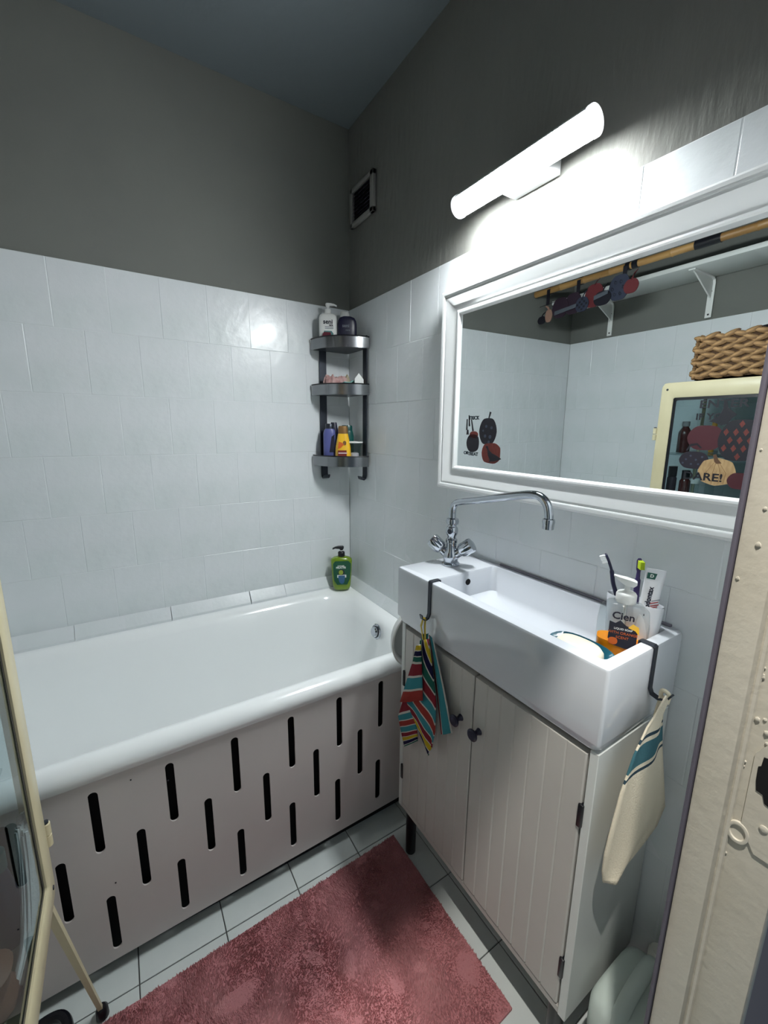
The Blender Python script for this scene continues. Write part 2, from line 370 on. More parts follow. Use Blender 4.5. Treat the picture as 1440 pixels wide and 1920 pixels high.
# ------------------------------------------------------------------ vanity cabinet
CX, CY0, CY1, CZ0, CZ1 = -.252, -1.388, -.801, .170, .788
cab = thing('vanity_cabinet', 'white two-door vanity cabinet with beadboard doors under the long basin', 'cabinet', (-.13, -1.095, 0))
bm = bmnew(); box(bm, CX, -.004, CY0, CY0+.016, CZ0, CZ1, .0012, 1); obj('side_panel', bm, M['lacside'], cab)
bm = bmnew(); box(bm, CX, -.004, CY1-.016, CY1, CZ0, CZ1, .0012, 1); obj('side_panel', bm, M['lacside'], cab)
bm = bmnew(); box(bm, CX+.001, -.004, CY0+.016, CY1-.016, CZ0, CZ0+.016, .001, 1); obj('bottom_panel', bm, M['lacquer'], cab)
bm = bmnew(); box(bm, CX+.02, CX+.035, CY0+.016, CY1-.016, .74, CZ1-.002); obj('top_rail', bm, M['lacquer'], cab)
bm = bmnew(); box(bm, -.012, -.006, CY0+.016, CY1-.016, CZ0+.016, CZ1-.01); obj('back_panel', bm, M['lacside'], cab)
PW = .0386; DZ0, DZ1 = .192, .776
bm = bmnew(); a = PW/2; c = .0028; t_ = .016
loft(bm, [[(0, -a, 0), (0, a, 0), (0, a, DZ1-DZ0), (0, -a, DZ1-DZ0)], [(-t_+c*.8, -a, 0), (-t_+c*.8, a, 0), (-t_+c*.8, a, DZ1-DZ0), (-t_+c*.8, -a, DZ1-DZ0)],
          [(-t_, -a+c, 0), (-t_, a-c*.6, 0), (-t_, a-c*.6, DZ1-DZ0), (-t_, -a+c, DZ1-DZ0)]], cap0=False)
finish(bm, False); me_pl = bpy.data.meshes.new('plank'); bm.to_mesh(me_pl); bm.free(); me_pl.materials.append(M['lacquer'])
for d, (ya, yb) in enumerate(((-1.0925, -.8205), (-1.3685, -1.0965))):
    bm = bmnew(); box(bm, CX+.0125, CX+.0175, ya, yb, DZ0, DZ1)
    door = obj('door', bm, M['lacquer'], cab, smooth=False)
    n = 7; wd = (yb-ya)/n
    for k in range(n):
        instance('plank', me_pl, (CX+.0145, ya+(k+.5)*wd, DZ0), door, scale=(1, wd/PW, 1))
    ky = -1.057 if d == 0 else -1.118
    kz = .645 if d == 0 else .648
    bm = bmnew(); lathe(bm, [(.0085, 0), (.0075, .003), (.0055, .008), (.006, .013), (.011, .017), (.0145, .021), (.0145, .024), (.011, .027), (.0001, .028)], 20,
                        frame((CX-.0015, ky, kz), (0, -1, 0), (0, 0, 1)))
    obj('knob', bm, M['navy'], door, label='small dark round knob')
    for hz in ((.618, .302) if d == 0 else (.650, .290)):
        hy = -.8205+.002 if d == 0 else -1.3685-.001
        bm = bmnew(); box(bm, CX-.005, CX+.006, hy-.005, hy+.005, hz-.024, hz+.024, .002); obj('hinge', bm, M['black'], door, label='black butt hinge')
bm0 = None
for lx in (-.225, -.035):
    for ly in (-.835, -1.355):
        bm = bmnew(); lathe(bm, [(.013, .0005), (.0155, .004), (.0165, .1), (.017, .1705)], 16, Matrix.Translation((lx, ly, 0)))
        obj('leg', bm, M['black'], cab, label='short round black leg')

# ------------------------------------------------------------------ basin
ZS = .953
bas = thing('washbasin', 'long white ceramic washbasin with tap deck at its far end', 'sink', (-.13, -1.09, CZ1))
bm = bmnew()
def rr2(i, z, r=.006, extra=0): return rrect(-.262+i, -.003, -1.392+i, -.787-i, r, z, 4)
loft(bm, [rr2(.012, CZ1+.0008, .014), rr2(.0055, CZ1+.006, .016), rr2(.0045, .806, .010), rr2(.001, .808, .006), rr2(0, .812), rr2(0, ZS-.006), rr2(.0018, ZS-.0018), rr2(.006, ZS),
          ], cap0=True, cap1=False)
bm.verts.ensure_lookup_table(); ring_o = list(bm.verts)[-len(rr2(0, 0)):]
inner = [rrect(-.238, -.022, -1.370, -.922, .010, ZS, 4), rrect(-.235, -.024, -1.368, -.924, .012, ZS-.004, 4), rrect(-.228, -.030, -1.362, -.930, .02, .885, 4), rrect(-.215, -.042, -1.348, -.944, .03, .872, 4), rrect(-.15, -.1, -1.2, -1.1, .02, .868, 4)]
k = len(bm.verts); loft(bm, inner, cap0=False)
bm.verts.ensure_lookup_table(); ring_i = list(bm.verts)[k:k+len(inner[0])]
n = len(ring_o)
for i in range(n):
    j = (i+1) % n; bm.faces.new((ring_o[i], ring_o[j], ring_i[j], ring_i[i]))
obj('basin_body', bm, M['ceramic'], bas, angle=40)
bm = bmnew(); lathe(bm, [(.009, 0), (.0085, .001), (.0001, .0012)], 18, frame((-.125, -.9262, .925), (1, 0, 0), (0, 0, 1)))
obj('overflow_hole', bm, M['dark'], bas, label='dark round overflow hole')
bm = bmnew(); lathe(bm, [(.024, .0), (.022, .0025), (.012, .001), (.0001, .001)], 24, Matrix.Translation((-.125, -1.15, .8685)))
obj('drain', bm, M['chrome'], bas, label='chrome drain')
bm = bmnew()
tube(bm, [(-.004, -.93, ZS+.002), (-.004, -1.37, ZS+.002)], .004, 8, False); obj('sealant', bm, M['hall'], bas, label='grey line of sealant along the wall')

# ------------------------------------------------------------------ tap
FX, FY = -.122, -.850
tap = thing('mixer_tap', 'chrome two-handle mixer tap with long swivel spout', 'tap', (FX, FY, ZS))
T0 = Matrix.Translation((FX, FY, ZS))
bm = bmnew(); lathe(bm, [(.0255, .0005), (.0255, .004), (.0225, .007), (.019, .009), (.0235, .022), (.022, .032), (.016, .044), (.0145, .050), (.0145, .064), (.0165, .066), (.0165, .074), (.0125, .078),
               (.012, .084), (.0165, .092), (.0175, .100), (.0160, .108), (.012, .113), (.0125, .117), (.0175, .120), (.0185, .127), (.0165, .134), (.0105, .137), (.0001, .137)], 28, T0)
obj('tap_body', bm, M['chrome'], tap)
hdir = Vector((-.50, .866, 0))
for s in (1, -1):
    ax = (hdir*s*.78+Vector((0, 0, .62))).normalized()
    side = ax.cross(Vector((0, 0, 1))).normalized()
    base = Vector((FX, FY, ZS+.020)); mm = Matrix.Translation(base) @ frame((0, 0, 0), side, ax.cross(side) if False else side.cross(ax)*-1).to_3x3().to_4x4()
    z_ = ax; x_ = side; y_ = z_.cross(x_); mm = Matrix(((x_.x, y_.x, z_.x, base.x), (x_.y, y_.y, z_.y, base.y), (x_.z, y_.z, z_.z, base.z), (0, 0, 0, 1)))
    bm = bmnew(); lathe(bm, [(.013, .0), (.0135, .030), (.0125, .034)], 20, mm); h = obj('valve', bm, M['chrome'], tap)
    bm = bmnew(); L = []
    for rz, fl in ((.0140, .033), (.0165, .036), (.0190, .040), (.0195, .066), (.0185, .071), (.012, .0735), (.001, .074)):
        rz *= 1.08; fl *= 1.06
        ring = []
        for k in range(40):
            a = 2*PI*k/40; d = 1-(.13*max(0, math.cos(5*a)) if .039 < fl < .077 else 0)
            ring.append((rz*d*math.cos(a), rz*d*math.sin(a), fl))
        L.append(ring)
    loft(bm, L); xf(bm, mm); obj('handle', bm, M['chrome'], tap, angle=50)
bm = bmnew(); tube(bm, [(FX, FY, 1.082), (FX, FY+.001, 1.108), (FX, FY-.006, 1.128), (FX, FY-.028, 1.139), (FX, FY-.10, 1.155), (FX, FY-.20, 1.179), (FX, FY-.252, 1.190), (FX, FY-.280, 1.189), (FX, FY-.299, 1.174), (FX, FY-.306, 1.152), (FX, FY-.3065, 1.138)], (.0100, .0095), 16)
obj('spout', bm, M['chrome'], tap, angle=60)
bm = bmnew(); lathe(bm, [(.0095, .018), (.0125, .016), (.0135, .010), (.0125, .004), (.012, -.006), (.009, -.0065), (.0001, -.004)], 20, Matrix.Translation((FX, FY-.3065, 1.128)))
obj('aerator', bm, M['chrome'], tap)
bm = bmnew(); lathe(bm, [(.0075, 0), (.0075, .003), (.004, .0035), (.004, .002), (.0001, .002)], 16, Matrix.Translation((FX-.0145, FY-.008, ZS+.100)) @ Matrix.Rotation(-PI/2, 4, 'Y'))
obj('grub_screw', bm, M['gun'], tap)

# ------------------------------------------------------------------ mirror
TILT = .0115
MY0, MY1, MZ0, MZ1 = -1.52, -.664, 1.148, 1.732
mir = thing('wall_mirror', 'large mirror in a moulded white frame above the basin', 'mirror', (0, -1.09, MZ0))
def mp(y, z, h): return Vector((-h-.002-(z-MZ0)*math.sin(TILT), y, z))
prof = [(0, 0), (0, .018), (.003, .027), (.008, .031), (.014, .0305), (.018, .028), (.0185, .026), (.024, .0275), (.032, .025), (.045, .0195), (.056, .0175), (.061, .0175), (.0615, .0195), (.066, .0215), (.070, .0205), (.0755, .012)]
bm = bmnew(); L = []
for d, h in prof:
    L.append([mp(MY0+d, MZ0+d, h), mp(MY1-d, MZ0+d, h), mp(MY1-d, MZ1-d, h), mp(MY0+d, MZ1-d, h)])
loft(bm, L, cap0=False, cap1=False); obj('mirror_frame', bm, M['frame'], mir, angle=28)
bm = bmnew(); prism(bm, [mp(MY0+.05, MZ0+.05, .0125), mp(MY1-.05, MZ0+.05, .0125), mp(MY1-.05, MZ1-.05, .0125), mp(MY0+.05, MZ1-.05, .0125)], (.006, 0, 0))
obj('mirror_glass', bm, M['mirror'], mir, smooth=False)

# pumpkin shapes ----------------------------------------------------------
def blob(cy, cz, ry, rz, lobes=0, e=2.3, n=40, amp=.04):
    L = []
    for i in range(n):
        a = 2*PI*i/n; c, s = math.cos(a), math.sin(a); k = 1-amp*abs(math.sin(lobes*a/2)) if lobes else 1
        L.append((cy+ry*k*math.copysign(abs(c)**(2/e), c), cz+rz*k*math.copysign(abs(s)**(2/e), s)))
    return L
def flat(name, poly, fn, thick, m, parent, label=None):
    """poly of (a,b) mapped by fn(a,b,h) at heights 0 and thick"""
    bm = bmnew(); loft(bm, [[fn(a, b, 0) for a, b in poly], [fn(a, b, thick) for a, b in poly]]); return obj(name, bm, m, parent, smooth=False, label=label)
M['s_black'] = mat('black sticker', (16, 14, 26), .6)
M['s_dark'] = mat('dark purple sticker', (30, 20, 34), .6)
M['s_grey'] = mat('grey sticker swirl', (56, 62, 80), .6)
M['s_red'] = mat('rust red sticker', (116, 44, 34), .6, vary=((90, 34, 28), 60, (1, 6, 1), .35, .65))
M['s_deepred'] = mat('deep red sticker', (70, 16, 28), .6)
M['s_cream'] = mat('cream sticker', (186, 152, 108), .6, vary=((158, 124, 84), 30, (1, 3, 1), .35, .7))
M['s_green'] = mat('dark slate lettering', (26, 44, 54), .6)
stk = lambda a, b, h: mp(a, b, .0126+h)
k0 = .0003
flat('sticker_pumpkin', blob(-.862, 1.328, .033, .038, 6), lambda a, b, h: stk(a, b, h), k0, M['s_black'], mir, 'black spotted pumpkin sticker on the glass')
flat('sticker_stem', [(-.862, 1.364), (-.866, 1.364), (-.872, 1.380), (-.866, 1.382)], stk, k0, M['s_black'], mir)
flat('sticker_pumpkin', blob(-.805, 1.294, .026, .027, 5), stk, k0, M['s_black'], mir, 'black round pumpkin sticker on the glass')
flat('sticker_pumpkin', blob(-.808, 1.318, .017, .010), stk, k0, M['s_red'], mir, 'small rust sticker piece')
pk = flat('sticker_pumpkin', blob(-.878, 1.268, .035, .029, 7, e=2.8), lambda a, b, h: stk(a, b, h+.0003), k0, M['s_red'], mir, 'rust red pumpkin sticker with a black crow')
flat('crow', [(-.858, 1.287), (-.866, 1.288), (-.871, 1.277), (-.884, 1.268), (-.903, 1.262), (-.916, 1.254), (-.905, 1.250), (-.890, 1.246), (-.880, 1.246), (-.872, 1.240), (-.876, 1.250), (-.868, 1.262), (-.866, 1.276), (-.860, 1.283)], lambda a, b, h: stk(a, b, h+.0008), k0, M['s_black'], pk)
for (a, b, r) in ((-.853, 1.315, .0045), (-.872, 1.313, .005), (-.856, 1.342, .004), (-.876, 1.338, .004), (-.868, 1.299, .004), (-.845, 1.330, .003)):
    flat('sticker_dot', blob(a, b, r, r, n=12), lambda a, b, h: stk(a, b, h+.0006), k0, M['s_grey'], mir)
for (a, b, ww, hh, an) in ((-.778, 1.347, .006, .032, .0), (-.787, 1.358, .006, .032, -.1), (-.800, 1.345, .006, .034, -.25), (-.782, 1.325, .010, .014, 0)):
    c_, s_ = math.cos(an), math.sin(an)
    flat('broom', [(a+c_*p-s_*q, b+s_*p+c_*q) for p, q in ((-ww/2, -hh/2), (ww/2, -hh/2), (ww*.3, hh/2), (-ww*.3, hh/2))], stk, k0, M['s_black'], mir)
def mtext(s, size, y, z, m, bold=.0004):
    p = mp(y, z, .0131); text('lettering', s, size, frame(p, (0, -1, 0), (-math.sin(TILT), 0, 1)), m, mir, .0001, bold=bold)
mtext('TRICK', .0145, -.806, 1.3655, M['s_green']); mtext('OR', .0135, -.779, 1.264, M['s_green']); mtext('TREAT', .0135, -.808, 1.262, M['s_green'])

# ------------------------------------------------------------------ lamp over the mirror
lamp = thing('wall_lamp', 'white tube lamp glowing on the wall above the mirror', 'lamp', (0, -.955, 1.905))
LY0, LY1, LX, LZ, LR = -1.140, -.772, -.075, 1.908, .0265
def arc_tube(a0, a1, r, y0, y1, n=20, r2=None):
    bm = bmnew(); A = [a0+(a1-a0)*i/n for i in range(n+1)]
    P = [(LX+r*math.cos(a), LZ+r*math.sin(a)) for a in A]
    if r2: P += [(LX+r2*math.cos(a), LZ+r2*math.sin(a)) for a in reversed(A)]
    loft(bm, [[(x, y0, z) for x, z in P], [(x, y1, z) for x, z in P]]); return bm
# diffuser: everything below a plane tipped slightly towards the room
obj('diffuser', arc_tube(math.radians(150), math.radians(318), LR-.0015, LY0+.004, LY1-.004, 24), M['glow'], lamp, label='glowing white diffuser')
obj('lamp_housing', arc_tube(math.radians(-44), math.radians(152), LR, LY0, LY1, 18, LR-.0012), M['lampbody'], lamp, label='opaque white upper housing')
for y0, y1 in ((LY0-.006, LY0+.003), (LY1-.003, LY1+.006)):
    bm = bmnew(); lathe(bm, [(LR*.96, 0), (LR+.0008, .001), (LR+.0008, .008), (LR*.96, .009)], 28, Matrix.Translation((LX, y0, LZ)) @ Matrix.Rotation(-PI/2, 4, 'X')); obj('end_cap', bm, M['glowcap'], lamp, label='glowing end cap')
bm = bmnew(); box(bm, -.055, -.001, -1.020, -.893, 1.893, 1.925, .002); obj('wall_bracket', bm, M['lampbody'], lamp)

# ------------------------------------------------------------------ vent grille
vent = thing('vent_grille', 'small square vent grille high in the corner', 'vent', (0, -.125, 2.13))
bm = bmnew()
V0, V1, W0, W1 = -.216, -.036, 2.128, 2.268
box(bm, -.012, .002, V0, V0+.024, W0, W1, .002); box(bm, -.012, .002, V1-.018, V1, W0, W1, .002); box(bm, -.012, .002, V0, V1, W0, W0+.018, .002); box(bm, -.012, .002, V0, V1, W1-.018, W1, .002)
obj('vent_frame', bm, M['vent'], vent)
bm = bmnew(); box(bm, -.001, .004, V0+.02, V1-.016, W0+.016, W1-.016); obj('vent_back', bm, M['dark'], vent)
for k in range(8):
    z = W0+.024+k*.0132
    bm = bmnew(); prism(bm, [(-.010, V0+.022, z), (-.002, V0+.022, z+.006), (-.001, V0+.022, z+.006), (-.009, V0+.022, z)], (0, V1-V0-.038, 0)); obj('slat', bm, M['slat'], vent, smooth=False)

# ------------------------------------------------------------------ corner shelf
shelf = thing('corner_shelf', 'three-tier steel corner shelf hung in the tiled corner above the tub', 'shelf', (-.01, -.01, 1.12))
def bow(k, inset=0):
    """front curve of a tray from back wall to right wall"""
    P = []; A = Vector((-.182+inset, -.030, 0)); B = Vector((-.030, -.190+inset, 0)); n = 18
    mid = (A+B)/2; d = (B-A); nn = Vector((-abs(d.y), -abs(d.x), 0)).normalized()
    for i in range(n+1):
        t = i/n; P.append(A+d*t+nn*(.038)*(1-(2*t-1)**2))
    return [Vector((-.182+inset, -.009, 0))]+P+[Vector((-.009, -.190+inset, 0))]
for zt in (1.689, 1.508, 1.216):
    F = bow(0); Fi = bow(0, .0035)
    bm = bmnew(); loft(bm, [[(p.x, p.y, zt-.042), (p.x, p.y, zt), (q.x, q.y, zt), (q.x, q.y, zt-.042)] for p, q in zip(F, Fi)])
    tr = obj('tray_band', bm, M['steel'], shelf, angle=40)
    bm = bmnew(); tube(bm, [(p.x, p.y, zt+.001) for p in F], .0026, 6, False); obj('tray_lip', bm, M['black'], tr)
    bm = bmnew(); prism(bm, [(p.x, p.y, zt-.040) for p in Fi]+[(-.009, -.009, zt-.040)], (0, 0, .006)); obj('tray_plate', bm, M['gun'], tr, smooth=False)
bm = bmnew(); strip(bm, [(-.130, -.008, 1.70), (-.130, -.008, 1.135), (-.130, -.011, 1.122), (-.130, -.020, 1.116), (-.130, -.029, 1.120), (-.130, -.033, 1.131)], .031, .004, (1, 0, 0)); obj('upright', bm, M['gun'], shelf)
bm = bmnew(); strip(bm, [(-.008, -.155, 1.70), (-.008, -.155, 1.135), (-.011, -.155, 1.122), (-.020, -.155, 1.116), (-.029, -.155, 1.120), (-.033, -.155, 1.131)], .031, .004, (0, 1, 0)); obj('upright', bm, M['gun'], shelf)

# ---- bottles
def RZ(a): return Matrix.Rotation(a, 4, 'Z')
YC = -.45
def face(x, y, z, dy, yawv=YC):
    """matrix for text on the camera-facing side of an item standing at x,y"""
    return Matrix.Translation((x, y, z)) @ RZ(yawv) @ Matrix.Translation((0, -dy, 0)) @ Matrix.Rotation(PI/2, 4, 'X')
def bottle(name, label, x, y, z, prof, m, yawv=YC, e=2.6, cat='bottle', part='bottle_body'):
    t = thing(name, label, cat, (x, y, z)); bm = bmnew(); loft(bm, [sup(wx, wy, zz, e, 32) for wx, wy, zz in prof]); xf(bm, Matrix.Translation((x, y, z)) @ RZ(yawv))
    obj(part, bm, m, t, angle=45); return t
def part(name, t, x, y, z, prof, m, yawv=YC, e=2.0, label=None, off=(0, 0)):
    bm = bmnew(); loft(bm, [sup(wx, wy, zz, e, 24, off[0], off[1]) for wx, wy, zz in prof]); xf(bm, Matrix.Translation((x, y, z)) @ RZ(yawv)); return obj(name, bm, m, t, angle=45, label=label)
def decal(name, t, x, y, z, poly, dy, m, yawv=YC, th=.0004, label=None):
    bm = bmnew(); loft(bm, [[(a, 0, b) for a, b in poly], [(a, -th, b) for a, b in poly]]); xf(bm, Matrix.Translation((x, y, z)) @ RZ(yawv) @ Matrix.Translation((0, -dy, 0))); return obj(name, bm, m, t, smooth=False, label=label)
def pump(t, x, y, z, m, yawv, h=.012, reach=.034, direction=-1, s=1.0):
    """pump collar, stem and spout starting at height z"""
    part('pump_collar', t, x, y, z, [(.026*s, .026*s, 0), (.028*s, .028*s, .002), (.028*s, .028*s, .018*s), (.022*s, .022*s, .021*s), (.012*s, .012*s, .022*s)], m, yawv)
    part('pump_stem', t, x, y, z+.021*s, [(.009*s, .009*s, 0), (.009*s, .009*s, h)], M['white'], yawv)
    zz = .021*s+h
    bm = bmnew(); loft(bm, [sup(.012*s, .012*s, zz-.003, 2.4, 16), sup(.020*s, .018*s, zz+.004*s, 2.4, 16), sup(.021*s, .018*s, zz+.010*s, 2.4, 16), sup(.016*s, .012*s, zz+.014*s, 2.4, 16)])
    d = direction
    loft(bm, [[(d*xx*s, yy*hw*s, zz+hz*s) for yy, hz in ((-1, lo), (1, lo), (1, hi), (-1, hi))] for xx, hw, lo, hi in ((-.004, .008, .002, .013), (.012, .0065, .003, .0135), (reach*.7/s, .004, .004, .011), (reach/s, .003, .000, .006))])
    xf(bm, Matrix.Translation((x, y, z)) @ RZ(yawv)); obj('pump_head', bm, m, t, angle=40)
M['cap_w'] = M['white']
ZT1, ZT2, ZT3 = 1.655, 1.474, 1.182     # tray plate tops
M['teal'] = mat('muted teal print', (70, 122, 122), .5); M['ink'] = mat('dark ink', (18, 18, 40), .5); M['greyink'] = mat('grey ink', (120, 126, 134), .5)
x, y = -.130, -.066
t = bottle('pump_bottle', 'white lotion pump bottle on the top tier of the corner shelf', x, y, ZT1, [(.066, .036, 0), (.072, .042, .004), (.072, .042, .110), (.068, .038, .120), (.050, .032, .1265), (.026, .026, .128)], M['white'], e=3)
pump(t, x, y, ZT1+.127, M['white'], YC, .010, .036, 1, .9)
text('lettering', 'seni', .024, face(x, y, ZT1+.094, .0215), M['ink'], t, bold=.0006); text('lettering', 'care', .009, face(x, y, ZT1+.082, .0215) @ Matrix.Translation((.012, 0, 0)), M['ink'], t, bold=.0004)
decal('label_patch', t, x, y, ZT1, [(-.016, .034), (.018, .034), (.022, .050), (.014, .060), (-.016, .060)], .0212, M['teal'])
for k in range(2): decal('label_line', t, x, y, ZT1, [(-.012, .068+k*.006), (.022, .068+k*.006), (.022, .0705+k*.006), (-.012, .0705+k*.006)], .0212, M['greyink'])
x, y = -.045, -.048
t = bottle('flip_top_bottle', 'white bottle with a rounded white cap, behind the dark flat bottle', x, y, ZT1, [(.056, .034, 0), (.060, .038, .004), (.060, .038, .105), (.050, .034, .122), (.034, .03, .128)], M['white'])
part('cap', t, x, y, ZT1, [(.040, .032, .128), (.040, .032, .142), (.034, .028, .150), (.02, .016, .153)], M['white'])
x, y = -.063, -.104
t = bottle('flat_bottle', 'dark navy flat bottle with sloping shoulders on the top tier', x, y, ZT1, [(.070, .028, 0), (.076, .032, .004), (.078, .032, .09), (.074, .032, .102), (.060, .030, .114), (.036, .026, .1185)], M['navy'], e=3.2)
text('lettering', 'seni', .018, face(x, y, ZT1+.082, .0165) @ Matrix.Translation((-.006, 0, 0)), M['greyink'], t, bold=.0003); text('lettering', 'care', .010, face(x, y, ZT1+.066, .0165) @ Matrix.Translation((.002, 0, 0)), M['greyink'], t)
M['razor'] = mat('dark red plastic', (104, 40, 54), .4)
bm = bmnew(); prism(bm, [(-.165, -.080, 1.690), (-.135, -.105, 1.690), (-.137, -.103, 1.707), (-.158, -.086, 1.709)], (.006, .008, 0))
box(bm, -.16, -.13, -.092, -.084, 1.655, 1.692)
tag(obj('sachet', bm, M['razor'], origin=(-.15, -.09, 1.655), smooth=False), 'dark red folded sachet tucked in front of the white pump bottle', 'sachet')
# middle tier
M['scr'] = mat('pale pink ruched cloth', (200, 168, 164), .9, bump=(90, ONE, .8, .004), vary=((168, 128, 126), 45, ONE, .35, .65))
bm = bmnew(); L = []
for i in range(48):
    a = 2*PI*i/48; ring = []
    for k in range(10):
        b = 2*PI*k/10; rr = .0135*(1+.22*math.sin(9*a+k)+.12*math.sin(17*a))
        cx_, cy_ = -.100+(.036+rr*math.cos(b))*math.cos(a)*1.05, -.070+(.018+rr*math.cos(b))*math.sin(a)
        ring.append((cx_, cy_, ZT2+.040+rr*2.0*math.sin(b)+.004*math.sin(5*a)))
    L.append(ring)
L.append(L[0]); loft(bm, L, False, False); bmesh.ops.remove_doubles(bm, verts=bm.verts, dist=1e-5)
tag(obj('hair_scrunchie', bm, M['scr'], origin=(-.100, -.070, ZT2)), 'pale pink ruched hair scrunchie lying on the middle tier', 'scrunchie')
M['sponge'] = mat('beige sponge cloth', (176, 166, 140), .95, bump=(140, ONE, .8, .003))
bm = bmnew(); L = []
for i in range(9):
    t_ = i/8; L.append([(-.066+.046*t_, -.078+.010*math.sin(b)+.01*t_, ZT2+.0075+(.034+.007*math.sin(6*t_))*math.sin(PI*(.15+.7*t_))*(1+math.cos(b))) for b in [2*PI*k/10 for k in range(10)]])
loft(bm, L); tag(obj('wash_cloth', bm, M['sponge'], origin=(-.045, -.07, ZT2)), 'crumpled beige wash cloth behind the comb on the middle tier', 'cloth')
M['turq'] = mat('pale turquoise plastic', (120, 170, 166), .4)
bm = bmnew(); strip(bm, [(-.098, -.138, ZT2+.041), (-.074, -.136, ZT2+.040), (-.056, -.134, ZT2+.049), (-.038, -.132, ZT2+.040)], .014, .004, (.3, -.9, .2))
tag(obj('comb', bm, M['turq'], origin=(-.06, -.125, ZT2+.03)), 'pale turquoise comb lying across the middle tier', 'comb')
bm = bmnew(); p0 = Vector((-.035, -.150, 1.506)); xd = Vector((.90, -.43, 0))
prism(bm, [p0+xd*a+Vector((0, 0, b)) for a, b in ((-.019, -.026), (.021, -.026), (.019, .022), (.000, .046), (-.016, .026))], (-.008, -.016, 0))
tag(obj('paper_tag', bm, M['white'], origin=(-.035, -.15, ZT2), smooth=False), 'white pentagonal card standing at the right of the middle tier', 'card')
# bottom tier
M['purple'] = mat('periwinkle plastic', (86, 92, 150), .4); M['yellow'] = mat('golden yellow plastic', (238, 186, 40), .3, coat=.4)
M['bronze'] = mat('bronze cap', (140, 106, 66), .35, metal=.5); M['dkgreen'] = mat('bottle green plastic', (8, 72, 68), .3)
M['pinkp'] = mat('pale pink plastic', (208, 186, 192), .45); M['maroon'] = mat('maroon print', (116, 34, 26), .5); M['orange'] = mat('orange print', (206, 96, 26), .5)
x, y = -.132, -.072
t = bottle('shampoo_bottle', 'periwinkle blue bottle at the left of the bottom tier', x, y, ZT3, [(.050, .034, 0), (.054, .038, .004), (.054, .038, .128), (.046, .034, .142), (.034, .03, .148)], M['purple'])
part('cap', t, x, y, ZT3, [(.036, .03, .148), (.036, .03, .166), (.03, .026, .169)], M['gun'])
decal('label_patch', t, x, y, ZT3, [(-.002, .05), (.020, .05), (.020, .125), (.008, .115)], .0192, M['ink'])
decal('label_patch', t, x, y, ZT3, [(-.006, .026), (.020, .026), (.020, .036), (-.006, .036)], .0192, M['ink'])
x, y = -.101, -.078
t = bottle('shampoo_bottle', 'dark bottle wedged between the blue and the yellow bottle', x, y+.03, ZT3, [(.036, .03, 0), (.040, .034, .004), (.040, .034, .13), (.03, .028, .16), (.024, .022, .175)], M['navy'])
x, y = -.094, -.121
t = bottle('shampoo_bottle', 'golden yellow bottle with bronze cap on the bottom tier', x, y, ZT3, [(.056, .034, 0), (.062, .038, .004), (.066, .040, .04), (.062, .038, .075), (.050, .034, .108), (.042, .030, .128)], M['yellow'])
part('cap', t, x, y, ZT3, [(.042, .031, .1285), (.041, .031, .150), (.037, .028, .1585), (.03, .022, .160)], M['bronze'], e=2.6)
decal('label_patch', t, x, y, ZT3, [(-.022, .036), (.014, .036), (.014, .060), (-.022, .060)], .0204, M['maroon']); decal('label_line', t, x, y, ZT3, [(-.020, .046), (.016, .046), (.016, .051), (-.020, .051)], .0210, M['pinkp'])
decal('label_patch', t, x, y, ZT3, [(-.022, .066), (-.010, .070), (.004, .084), (-.006, .092), (-.018, .096)], .0206, M['orange']); decal('label_patch', t, x, y, ZT3, blob(.006, .090, .007, .009, n=16), .0203, M['bronze'])
x, y = -.048, -.068
t = bottle('shower_gel_bottle', 'dark green bottle behind the plastic cup on the bottom tier', x, y, ZT3, [(.056, .036, 0), (.060, .040, .004), (.060, .040, .118), (.052, .036, .136), (.048, .034, .14)], M['dkgreen'])
part('cap', t, x, y, ZT3, [(.048, .034, .140), (.048, .034, .158), (.042, .03, .163)], M['dkgreen'], e=2.6)
x, y = -.043, -.128
t = thing('plastic_cup', 'frosted clear plastic cup at the right of the bottom tier', 'cup', (x, y, ZT3))
bm = bmnew(); loft(bm, [circ(.024, .001), circ(.027, .07), circ(.031, .088), circ(.0345, .0885), circ(.0345, .094), circ(.0325, .094), circ(.030, .087), circ(.025, .068), circ(.022, .003)]); xf(bm, Matrix.Translation((x, y, ZT3))); obj('cup_wall', bm, M['cupp'], t)
bm = bmnew(); loft(bm, [circ(.0345, .090), circ(.0352, .0925), circ(.0345, .0955), circ(.0325, .0955), circ(.032, .0925)]); bm.faces.ensure_lookup_table(); xf(bm, Matrix.Translation((x, y, ZT3))); obj('cup_rim', bm, M['turq'] if False else M['white'], t)
bm = bmnew(); lathe(bm, [(.0200, .0035), (.0205, .03), (.0185, .046), (.012, .049), (.001, .049)], 24, Matrix.Translation((x-.001, y, ZT3))); tag(obj('deodorant_stick', bm, M['pinkp'], origin=(x, y, ZT3)), 'pale pink stick standing inside the clear plastic cup', 'deodorant')

